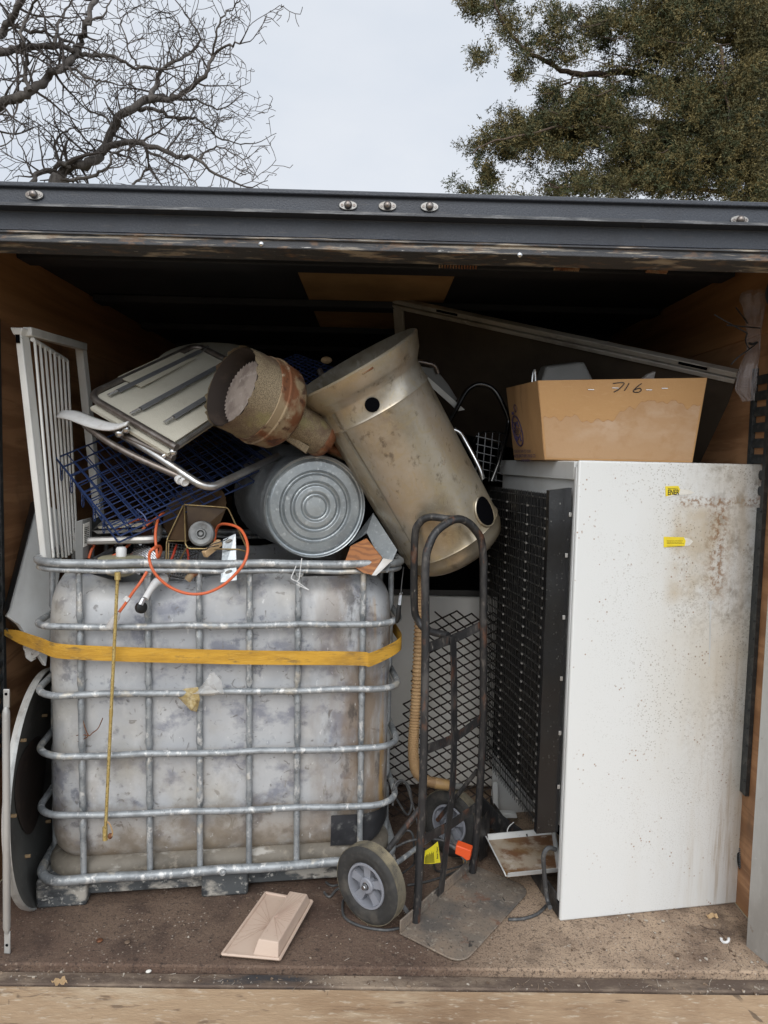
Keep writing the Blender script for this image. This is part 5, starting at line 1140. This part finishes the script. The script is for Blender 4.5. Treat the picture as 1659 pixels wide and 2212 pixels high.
# grey cord loops on the floor
gc = thing('floor_cable', 'grey appliance cord coiled on the floor round the hand truck with an orange plug', 'cord', (.2, 2.45, 0))
for q, r in (([(848, 1740, 2.50), (856, 1700, 2.52), (870, 1688, 2.55), (884, 1700, 2.55), (889, 1740, 2.5), (880, 1760, 2.5), (862, 1735, 2.47), (850, 1712, 2.45), (856, 1690, 2.46), (875, 1690, 2.48), (892, 1740, 2.5), (905, 1790, 2.5), (918, 1850, 2.48)], .0042),
              ([(700, 1990 - 60, 0), (712, 1940, 0), (733, 1922, 0), (770, 1935, 0)], .0045), ([(704, 1908, 0), (720, 1916, 0), (752, 1906, 0)], .004),
              ([(748, 1935, 0), (740, 1955, 0), (745, 1985, 0), (780, 2004, 0), (830, 2012, 0), (862, 2008, 0)], .0045),
              ([(858, 1820, 2.46), (872, 1796, 2.46), (890, 1800, 2.46), (895, 1840, 2.46), (893, 1870, 0), (860, 1895, 0)], .0042),
              ([(830, 1845, 2.44), (880, 1818, 2.44), (930, 1812, 2.43), (975, 1820, 2.42)], .0045),
              ([(918, 1832, 2.42), (935, 1860, 2.42), (948, 1885, 0), (1010, 1868, 0), (1020, 1858, 0)], .0042),
              ([(880, 1915, 0), (930, 1905, 0), (985, 1885, 0), (1010, 1870, 0)], .0042),
              ([(1098, 1990, 0), (1130, 1988, 0), (1160, 1978, 0), (1180, 1960, 0)], .0055)):
    pts = [(G(u, v) + Vector((0, 0, r)) if d == 0 else P(u, v, d)) for u, v, d in q]
    part('cord_run', MB().tube(smooth(pts, 6), r, 7), m_cordgrey, gc, sm=60)
pl = PP((1000, 1832, 2.39), (1022, 1845, 2.39))
op = thing('orange_adapter', 'bright orange plug adapter hanging behind the hand truck strap', 'plug', P(1005, 1855, 2.40))
part('body', MB().prism(PP((985, 1826, 2.38), (1018, 1838, 2.38), (1015, 1858, 2.38), (1008, 1860, 2.38), (998, 1852, 2.38), (982, 1845, 2.38)), (.01, .03, .004)), m_orange2, op, bev=.003)
for x in (0, 7): part('prong', MB().tube(PP((1002 + x, 1856, 2.39), (1001 + x, 1864, 2.39)), .002, 6), m_gold, op)
part('grey_plug', MB().tube(PP((966, 1822, 2.40), (988, 1834, 2.395)), [.006, .010], 10), m_cordgrey, op)
yt = thing('yellow_tag', 'yellow printed warning tag hanging behind the hand truck post', 'tag', P(930, 1866, 2.40))
A2, B2, C2, D2 = P(916, 1866, 2.40), P(952, 1864, 2.40), P(946, 1818, 2.41), P(918, 1838, 2.41)
part('card', MB().patch(A2, B2, C2, D2, 8, 8, lambda u, v: .005 * math.sin(u * 4), .0006), m_yellow, yt, sm=60)
ln = MB()
for i in range(11):
    s = .06 + .055 * i
    p = A2.lerp(B2, s).lerp(D2.lerp(C2, s), .08); q = A2.lerp(B2, s).lerp(D2.lerp(C2, s), .62 + .12 * ((i * 7) % 3) / 2)
    ln.tube([p + Vector((0, -.006, 0)), q + Vector((0, -.006, 0))], .0007, 4)
part('print_lines', ln, m_print, yt, sm=0)
lettering('lettering', 'Better Power', m_print, yt, B2.lerp(C2, .25) + Vector((-.007, -.008, 0)), C2 - B2 + Vector((.008, 0, 0)), Vector((-1, 0, 0)), .006, .042)

# ================================================================== beige dustpan-like cover on the floor, debris
bt = thing('beige_cover', 'beige moulded plastic cover with a raised box lying on the cargo floor', 'plastic cover', (-.33, 2.08, 0))
b00, b10, b11, b01 = G(480, 2062, .012), G(604, 2073, .012), G(674, 1948, .035), G(574, 1930, .035)
upv = (b10 - b00).cross(b01 - b00).normalized()
def BT(s, t, h=0.0): return b00.lerp(b10, s).lerp(b01.lerp(b11, s), t) + upv * h
part('sheet', MB().patch(BT(0, 0), BT(1, 0), BT(1, 1), BT(0, 1), 10, 10, lambda u, v: .003 * math.sin(u * 3), .004), m_pink, bt, sm=60)
fl_ = MB()
for p, q in ((BT(0, 0), BT(1, 0)), (BT(1, 0), BT(1, 1)), (BT(0, 1), BT(1, 1)), (BT(0, 0), BT(0, 1))): fl_.tube([p + upv * .002, q + upv * .002], .005, 6)
part('rolled_edge', fl_, m_pink, bt)
bxv = [BT(.52, .02, .004), BT(.97, .0, .004), BT(.97, .99, .004), BT(.52, .985, .004), BT(.56, .10, .040), BT(.93, .08, .040), BT(.93, .95, .036), BT(.56, .95, .036)]
part('raised_box', MB().add(bxv, [(0, 1, 5, 4), (1, 2, 6, 5), (2, 3, 7, 6), (3, 0, 4, 7), (4, 5, 6, 7)]), m_pink, bt, sm=0, bev=.003)
sun_ = MB()
for i in range(9):
    a = i / 8; sun_.tube([BT(.60, .46, .0408), BT(.60 + .31 * min(1, 2 * a if a < .5 else 1), .46 + .46 * (1 if a < .5 else 1 - 2 * (a - .5) * 2 * .5), .0396)], .0004, 4)
for i in range(9):
    a = i / 8; sun_.tube([BT(.60, .46, .0408), BT(.90, .93 - .82 * a, .0400)], .0004, 4)
for i in range(8):
    a = i / 7; sun_.tube([BT(.50, .50, .0045), BT(.06, .1 + .8 * a, .0048)], .0004, 4)
part('moulded_rays', sun_, m_pinkline, bt)['kind'] = 'stuff'
part('shadow_dust_edge', MB().prism([BT(-.02, -.01, -.002), BT(-.02, 1.0, -.002), BT(-.045, .98, -.012), BT(-.045, .0, -.008)], upv * -.004), m_ties, bt)  # black strip standing for shadow and dust along the cover's left side

rd = random.Random(11); db_ = MB()
def chip(p, s):
    n = rd.randint(4, 6); ring = [p + Vector((math.cos(2 * math.pi * k / n + rd.random() * .6) * s * rd.uniform(.5, 1.2), math.sin(2 * math.pi * k / n) * s * rd.uniform(.5, 1.2), rd.uniform(0, s * .3))) for k in range(n)]
    db_.prism(ring, (0, 0, s * rd.uniform(.3, .8)))
for i in range(420):
    zone = rd.random()
    if zone < .35: p = Vector((rd.uniform(-1.15, 1.2), rd.uniform(1.935, 1.975), -.0225))
    elif zone < .6: p = Vector((rd.gauss(1.0, .14), rd.uniform(2.0, 2.3), .0005))
    else: p = Vector((rd.uniform(-1.15, 1.2), rd.uniform(1.99, 2.3), .0005))
    if p.x > 1.16: p.x = 1.1
    chip(p, rd.choice((.001, .0014, .002, .0026, .004)) * (1.3 if zone < .6 else 1))
for i in range(60):
    p = Vector((rd.uniform(-.2, 1.15), rd.uniform(1.995, 2.25), .001)) if rd.random() < .6 else Vector((rd.uniform(-1.1, 1.1), rd.uniform(1.935, 1.972), -.02))
    a = rd.uniform(0, 6.28); l = rd.uniform(.012, .05); d_ = Vector((math.cos(a), math.sin(a), 0)) * l
    db_.tube([p, p + d_ * .5 + Vector((rd.uniform(-.004, .004), rd.uniform(-.004, .004), .001)), p + d_], .0007, 4)
single('floor_debris', db_, m_debris, kind='stuff', sm=0)
for (u, v, s, lab) in ((373, 2180 - 0, .011, 'largest pale stone chip on the threshold'), (1560, 0, 0, '')):
    if s: pass
def pebble(name, u, v, s, m, lab, cat, z=0.001, sc=(1, .7, .5), rz=.4):
    single(name, MB().ball(G(u, v, z) + Vector((0, 0, s * sc[2])), s, 9, 6, sc, Matrix.Rotation(rz, 3, 'Z')), m, lab, cat)
pebble('pebble', 321, 2101, .0085, m_paper, 'pale angular stone chip on the dirty threshold left of centre', 'stone', -.021)
pebble('pebble', 1463, 2066, .009, m_debris, 'tan stone chip on the floor in front of the refrigerator', 'stone')
pebble('floor_bolt', 215, 2034, .010, m_rust, 'dark bolt head on the floor in front of the pallet', 'bolt', .001, (1, 1, .4))
pebble('floor_bolt', 275, 2037, .009, m_debris, 'pale bolt head on the floor in front of the pallet', 'bolt', .001, (1, 1, .4))
single('bottle_ring', MB().tube([G(1566, 2028, .012) + Vector((.012 * math.cos(a), .003 * math.sin(a), .010 * math.sin(a))) for a in [math.pi * (.9 + 1.2 * k / 14) for k in range(15)]], .0042, 6), m_whiteplas, 'small white plastic ring lying on the floor near the right wall', 'ring')
lf = MB().patch(G(1525, 1975, .004), G(1548, 1972, .01), G(1552, 1982, .004), G(1530, 1984, .002), 5, 3, lambda u, v: .004 * math.sin(u * 9), .0006)
single('dead_leaf', lf, m_wood, 'curled brown leaf on the floor by the right wall', 'leaf')
single('crumbled_leaf', MB().patch(G(110, 2118, .002), G(140, 2110, .006), G(146, 2124, .003), G(120, 2128, .002), 6, 4, lambda u, v: .005 * math.sin(u * 12 + v * 7), .0006), m_wood, 'crumbled tan leaf on the floor near the left edge', 'leaf')
tw3 = MB()
for q in ([(1535, 1960), (1552, 1975), (1580, 1990 - 0)],): pass
tw3.tube(smooth([G(1512 - 0, 1998, .003), G(1530, 2006, .004), G(1552, 2008, .003)], 4), .0016, 5).tube(smooth([G(1552, 2008, .003), G(1560, 2020, .003), G(1568, 2030, .003)], 4), .0014, 5)
single('dark_twig', tw3, m_cbark, 'thin dark forked twig on the floor near the right wall', 'twig')
# shoe sole between fridge and right wall
so_ = thing('shoe_sole', 'black ridged shoe sole wedged between refrigerator and right wall', 'shoe sole', P(1603, 1880, 2.32))
sp_ = smooth(PP((1595, 1822, 2.34), (1604, 1832, 2.33), (1612, 1855, 2.32), (1610, 1878, 2.315), (1602, 1883, 2.315), (1594, 1870, 2.32), (1592, 1845, 2.33)), 4, True)
part('sole', MB().prism(sp_, (.012, .03, 0)), m_ties, so_, bev=.002)
rib = MB()
for i in range(11):
    v = 1832 + i * 4; rib.tube(PP((1596, v + 2, 2.326 - i * .001), (1608, v, 2.322 - i * .001)), .0022, 4)
part('ridges', rib, m_track, so_)
# plastic bag and zip ties on the right wall
pbg = thing('hanging_bag', 'clear plastic bag hanging gathered on the right wall above the track', 'bag', P(1622, 860, 2.3))
XB = lambda x, y: (1468.9 + .1954 * x, 553 + .1954 * y)
prof_ = [(400, 690, 960, 2.30), (470, 670, 965, 2.30), (560, 705, 940, 2.30), (680, 735, 905, 2.30), (790, 750, 880, 2.30), (900, 755, 875, 2.30), (965, 770, 855, 2.30), (1040, 755, 860, 2.30), (1200, 690, 850, 2.29), (1350, 640, 835, 2.29), (1470, 618, 820, 2.29), (1540, 690, 805, 2.29), (1600, 740, 775, 2.29)]
bm = MB(); nb = 20
for (y, x0, x1, d) in prof_:
    for k in range(nb):
        a = 2 * math.pi * k / nb; f = .5 - .5 * math.cos(a)
        p = P(*XB(x0 + (x1 - x0) * f, y + 14 * math.sin(k * 2.4)), d) + Vector((0, (.03 * math.sin(a) + .006 * math.sin(k * 3.7 + y * .01)), 0)); bm.v.append(p)
for i in range(len(prof_) - 1):
    for k in range(nb): bm.f.append((i * nb + k, i * nb + (k + 1) % nb, (i + 1) * nb + (k + 1) % nb, (i + 1) * nb + k))
part('film', bm, m_bag, pbg, sm=25)
for q in ([(380, 650), (520, 730), (610, 780), (740, 850)], [(515, 765), (640, 775), (760, 785), (885, 797)], [(615, 565), (680, 650), (750, 745)], [(565, 1200), (640, 1120), (760, 1035), (850, 965)], [(745, 855), (725, 920), (740, 985), (770, 1030)], [(760, 960), (800, 972), (855, 955)]):
    part('zip_tie', MB().tube(smooth([P(*XB(*p), 2.262) for p in q], 4), .0022 if q[0] != (760, 960) else .004, 5), m_ties, pbg)

# ================================================================== bare oaks behind the truck, left
def grow(mb, p, d, length, r, lvl, rng, zup=.15, depth_sq=1.0):
    """crooked twig with side shoots"""
    n = max(3, int(length / .07)); pts = [p.copy()]; rs = [r]; q = p.copy(); dd = d.normalized()
    for i in range(n):
        dd = (dd + Vector((rng.gauss(0, .17), rng.gauss(0, .15), rng.gauss(0, .17) + zup * .25))).normalized()
        q = q + dd * (length / n); pts.append(q.copy()); rs.append(max(.0042, r * (1 - .62 * (i + 1) / n)))
        if lvl > 0 and i > 0 and rng.random() < (.62 if lvl > 1 else .66):
            sd = dd.cross(Vector((rng.gauss(0, .6), 1 if rng.random() < .5 else -1, rng.gauss(0, .6)))).normalized()
            nd = (dd * .55 + sd * .85 + Vector((0, 0, zup * .5))).normalized()
            grow(mb, q, nd, length * rng.uniform(.22, .52), rs[-1] * .74, lvl - 1, rng, zup)
    mb.tube(pts, rs, 5 if r > .018 else (4 if r > .007 else 3), caps=False)
def limbs_of(root, limbs, rng, dens=1.0):
    lb, twg = MB(), MB()
    for pts, r0, r1, d0, d1 in limbs:
        w3 = [P(x * .5, y * .5, d0 + (d1 - d0) * i / max(1, len(pts) - 1) + .12 * math.sin(i * 2.1 + pts[0][0])) for i, (x, y) in enumerate(pts)]
        sm3 = smooth(w3, 4); n = len(sm3)
        for i in range(1, n - 1): sm3[i] = sm3[i] + Vector((rng.gauss(0, .011), rng.gauss(0, .012), rng.gauss(0, .011)))
        rs = [r0 + (r1 - r0) * (i / (n - 1)) ** .8 for i in range(n)]
        lb.tube([q for q in sm3], [q * (1 + .08 * math.sin(i * 1.9)) for i, q in enumerate(rs)], 8)
        i = 2
        while i < n:
            t = (sm3[min(i, n - 1)] - sm3[i - 1]).normalized()
            for s_ in (1, -1):
                if rng.random() < .40 * dens:
                    up_ = Vector((-t.z, rng.gauss(0, .5), t.x)).normalized() * s_
                    nd = (t * rng.uniform(.2, .7) + up_).normalized()
                    big = rng.random() < .45
                    grow(twg, sm3[i], nd, rng.uniform(.35, .75) if big else rng.uniform(.14, .34), min(.016, max(.006, rs[min(i, n - 1)] * .42)), 2 if big else 1, rng)
            i += 1
        grow(twg, sm3[-1], t, .45, max(.008, r1), 2, rng)
    return lb, twg
rngA = random.Random(21)
DA = 9.0
oak = thing('bare_oak', 'leafless oak with a broad spreading crown of crooked twigs behind the truck', 'tree', (P(60, 400, DA + .2).x, DA + .2, -.95))
trk = P(122, 402, DA)
LA = [([(250, 860), (262, 770), (300, 720), (380, 705), (440, 660), (490, 550), (550, 480), (640, 430)], .070, .046, DA, DA),
      ([(640, 430), (680, 360), (690, 300), (760, 265), (830, 225), (860, 150), (800, 60)], .034, .010, DA, DA + .4),
      ([(640, 430), (750, 422), (830, 372), (890, 310), (920, 240), (990, 190), (1040, 188)], .042, .008, DA, DA - .4),
      ([(900, 290), (930, 170), (958, 80), (1000, 40), (1040, -10)], .016, .006, DA - .2, DA - .3),
      ([(440, 660), (500, 625), (590, 612), (680, 645), (790, 680), (860, 690), (930, 750), (1040, 800)], .048, .010, DA, DA - .6),
      ([(262, 775), (340, 772), (430, 748), (470, 715), (490, 660), (560, 640)], .026, .010, DA - .2, DA - .5),
      ([(600, 475), (680, 485), (770, 510), (850, 515), (900, 560), (960, 600), (1060, 620)], .026, .007, DA, DA + .4),
      ([(300, 720), (250, 690), (240, 610), (290, 560), (350, 560)], .022, .007, DA, DA + .3),
      ([(130, 800), (160, 745), (230, 730), (300, 700)], .030, .03, DA - .1, DA),
      ([(545, 815), (600, 775), (640, 720), (640, 660)], .018, .008, DA - .3, DA - .3),
      ([(640, 655), (730, 700), (800, 750), (870, 830)], .016, .006, DA - .3, DA - .5),
      ([(690, 300), (600, 290), (560, 230), (540, 150), (520, 80)], .018, .006, DA + .2, DA + .5),
      ([(760, 265), (780, 180), (770, 110), (740, 60)], .012, .005, DA, DA + .2),
      ([(490, 550), (440, 500), (380, 470), (340, 400)], .02, .006, DA, DA + .3),
      ([(560, 480), (590, 400), (560, 360), (570, 300)], .015, .006, DA, DA + .3),
      ([(750, 422), (850, 430), (940, 470), (1010, 440)], .018, .006, DA, DA + .3),
      ([(860, 690), (920, 640), (980, 650), (1060, 700)], .014, .005, DA - .3, DA - .3)]
lbA, twA = limbs_of(oak, LA, rngA, 1.25)
tm = MB(); tb_ = Vector((trk.x - .35, DA + .2, -.95)); tt = P(125, 430, DA)
tm.tube(smooth([tb_, tb_.lerp(tt, .35) + Vector((.06, 0, 0)), tb_.lerp(tt, .7) + Vector((-.05, 0, 0)), tt, P(131, 385, DA)], 6), [.24 - .006 * i for i in range(25)], 12)
part('trunk', tm, m_bark, oak); part('limbs', lbA, m_bark, oak, sm=60); part('twigs', twA, m_twig, oak, sm=60)
rngB = random.Random(5); DB = 8.0
oak2 = thing('bare_oak', 'leafless tree whose thick mossy limbs enter at the upper left edge', 'tree', (P(-330, 300, DB).x, DB, -.95))
LB = [([(-260, 560), (-120, 500), (0, 455), (90, 412), (160, 375), (210, 330), (262, 298), (315, 245), (352, 185), (372, 105), (400, 20), (425, -60)], .062, .024, DB, DB + .3),
      ([(-180, 240), (0, 225), (70, 212), (160, 200), (280, 206), (350, 236), (430, 240), (520, 262), (600, 292), (690, 300)], .048, .012, DB, DB + .5),
      ([(-160, 300), (-60, 200), (10, 130), (60, 60), (110, -20), (130, -80)], .045, .032, DB, DB),
      ([(40, 105), (130, 130), (210, 145), (280, 175), (340, 200)], .022, .012, DB, DB + .2),
      ([(130, 392), (110, 330), (112, 260), (98, 190), (98, 110), (130, 50), (155, -20)], .026, .012, DB, DB - .2),
      ([(250, 310), (310, 300), (380, 340), (450, 350), (520, 370)], .022, .007, DB, DB + .2),
      ([(230, 190), (250, 110), (290, 50), (320, -30)], .018, .008, DB, DB + .3),
      ([(-120, 700), (-40, 650), (20, 630), (60, 580)], .012, .005, DB, DB),
      ([(372, 105), (440, 60), (480, 0)], .016, .007, DB, DB + .3)]
lbB, twB = limbs_of(oak2, LB, rngB, 1.05)
tm = MB(); s0_ = P(-130, 280, DB); b0_ = Vector((s0_.x - .4, DB, -.95))
tm.tube(smooth([b0_, b0_.lerp(s0_, .5) + Vector((-.1, 0, 0)), s0_, P(-80, 150, DB), P(-90, -60, DB), P(-60, -420, DB + .3), P(-120, -800, DB + .2)], 6), [.26 - .0068 * i for i in range(37)], 12)
for k_ in range(9):
    q_ = P(-90 + 30 * math.sin(k_ * 2.3), -60 - 85 * k_, DB + .1)
    grow(twB, q_, Vector((1 if k_ % 2 else -1, .5 * math.sin(k_ * 3), .7)), 1.5 - .08 * k_, .030, 2, rngB)
part('trunk', tm, m_bark, oak2); part('limbs', lbB, m_bark, oak2, sm=60); part('twigs', twB, m_twig, oak2, sm=60)

# ================================================================== cedar behind the truck, right
rc = random.Random(33); DC = 8.5
ced = thing('cedar_tree', 'shaggy olive green cedar spreading behind the right half of the truck', 'tree', (P(1640, 300, DC + .6).x, DC + .6, -.95))
ZC2 = lambda x, y, d: P(829.5 + .5 * x, .5 * y, d)
tm = MB(); s0_ = ZC2(1700, 300, DC + 1.0); b0_ = Vector((s0_.x + .1, DC + 1.0, -.95))
tm.tube([b0_, b0_.lerp(s0_, .5), s0_, ZC2(1680, -120, DC + 1.0)], [.22, .19, .15, .12], 12)
part('trunk', tm, m_cbark, ced)
lm_ = MB()
CL_ = [([(1660, 480), (1440, 400), (1240, 360), (1080, 312), (950, 320), (830, 322), (740, 290), (640, 232), (560, 160), (505, 75), (470, -20)], .05, .010, DC + .5, DC - .2),
       ([(830, 322), (760, 380), (700, 450), (680, 470)], .014, .005, DC, DC),
       ([(1660, 640), (1500, 600), (1300, 630), (1180, 640), (1090, 690), (1040, 740)], .03, .008, DC + .5, DC - .4),
       ([(1660, 560), (1400, 540), (1100, 525), (980, 530), (880, 540), (700, 560), (520, 600), (380, 660)], .035, .005, DC + .5, DC - .8),
       ([(1660, 220), (1450, 180), (1250, 120), (1100, 60), (960, 30)], .035, .010, DC + .5, DC + .2),
       ([(1660, 860), (1400, 830), (1100, 800), (800, 810), (720, 800)], .03, .006, DC + .4, DC - .6),
       ([(1450, 200), (1470, 350), (1490, 480), (1510, 580)], .02, .008, DC - .4, DC - .6),
       ([(1240, 360), (1330, 270), (1400, 200), (1480, 60)], .02, .008, DC + .2, DC + .2)]
for pts, r0, r1, d0, d1 in CL_:
    w3 = smooth([ZC2(x, y, d0 + (d1 - d0) * i / (len(pts) - 1)) for i, (x, y) in enumerate(pts)], 4); n = len(w3)
    w3 = [q + Vector((rc.gauss(0, .012), 0, rc.gauss(0, .012))) for q in w3]
    lm_.tube(w3, [r0 + (r1 - r0) * i / (n - 1) for i in range(n)], 7)
for _ in range(150):
    x, y = rc.uniform(750, 1660), rc.uniform(60, 880); a = rc.uniform(-.5, .7); l = rc.uniform(50, 160); d = DC + rc.uniform(-.6, .4)
    p0, p1 = ZC2(x, y, d), ZC2(x - l * math.cos(a), y - l * math.sin(a) * .6, d - .1)
    lm_.tube([p0, p0.lerp(p1, .5) + Vector((rc.gauss(0, .03), 0, rc.gauss(0, .03))), p1], [.006, .004, .002], 4, caps=False)
part('limbs', lm_, m_cbark, ced, sm=60)
# foliage: feathery sprays of small scale-leaf blades scattered through ellipsoids of the crown
V0, F0, V1, F1 = [], [], [], []
def spray(c, size, rng, bronze):
    Vv, Ff = (V1, F1) if bronze else (V0, F0)
    main = Vector((rng.gauss(-.35, .6), rng.gauss(-.3, .5), rng.gauss(.25, .55))).normalized()
    nb_ = rng.randint(5, 8)
    for b_ in range(nb_):
        f = (b_ + 1) / nb_
        base = c + main * size * f * .8
        d = (main * .8 + Vector((rng.gauss(0, .7), rng.gauss(0, .7), rng.gauss(0, .6)))).normalized()
        L_ = size * rng.uniform(.28, .55)
        for s_ in range(3):
            q = base + d * L_ * s_ * .33
            e = (d + Vector((rng.gauss(0, .55), rng.gauss(0, .55), rng.gauss(0, .5)))).normalized() * L_ * rng.uniform(.4, .62)
            wv_ = e.cross(Vector((rng.gauss(0, 1), rng.gauss(0, 1), rng.gauss(0, 1)))).normalized() * rng.uniform(.0038, .0072)
            o = len(Vv); Vv.extend((q - wv_ * .5, q + e * .5 - wv_, q + e, q + e * .5 + wv_)); Ff.append((o, o + 1, o + 2, o + 3))
EL = [(1620, 250, 110, 300, 420, .8), (1600, 800, 90, 140, 240, .8), (1480, 420, 230, 350, 800, 1.0), (1300, 640, 260, 200, 560, 1.0), (1560, 640, 150, 260, 400, 1.0), (1020, 800, 310, 95, 480, .8), (1150, 640, 170, 130, 380, .8),
      (900, 455, 140, 90, 300, .5), (740, 580, 190, 100, 430, .7), (560, 605, 110, 75, 170, .5), (455, 665, 50, 75, 50, .35), (400, 660, 40, 22, 16, .3),
      (1180, 170, 190, 160, 430, .7), (1060, 90, 120, 90, 130, .5), (890, 120, 100, 70, 110, .4), (560, 110, 100, 110, 105, .35), (400, 60, 60, 70, 50, .35), (430, 255, 55, 36, 40, .35),
      (660, 210, 90, 75, 90, .4), (620, 330, 55, 60, 34, .3), (700, 420, 60, 45, 36, .35), (470, 770, 38, 75, 50, .3), (380, 838, 90, 16, 34, .3), (300, 800, 14, 24, 5, .3), (1180, 390, 110, 50, 110, .6),
      (1500, 60, 170, 100, 330, .8), (750, 60, 80, 45, 60, .35), (480, 20, 80, 40, 50, .35), (700, 830, 40, 30, 26, .3), (860, 560, 160, 70, 150, .6), (1330, 440, 120, 90, 180, .8), (640, 500, 60, 40, 40, .35), (1250, 20, 130, 60, 150, .5), (830, 680, 120, 50, 80, .5), (760, 250, 90, 60, 60, .4), (960, 230, 80, 80, 70, .4)]
for (cx, cy, rx, ry, n, dz) in EL:
    clumps = [(rc.gauss(0, .42), rc.gauss(0, .42), rc.uniform(-1, 1)) for _ in range(max(3, n // 8))]
    for _ in range(int(n * (4.2 if n > 140 else 2.6))):
        k = rc.choice(clumps)
        x = cx + rx * (k[0] + rc.gauss(0, .105)) * 1.35; y = cy + ry * (k[1] + rc.gauss(0, .105)) * 1.35
        z = DC + dz * .7 * k[2] + rc.gauss(0, .08)
        front = k[2] < .1 and rc.random() < .6
        spray(ZC2(x, y, z), rc.uniform(.09, .17), rc, front)
for Vv, Ff, mt in ((V0, F0, m_ced[0]), (V1, F1, m_ced[1])):
    mb = MB(); mb.v = Vv; mb.f = Ff
    part('foliage', mb, mt, ced, sm=0)
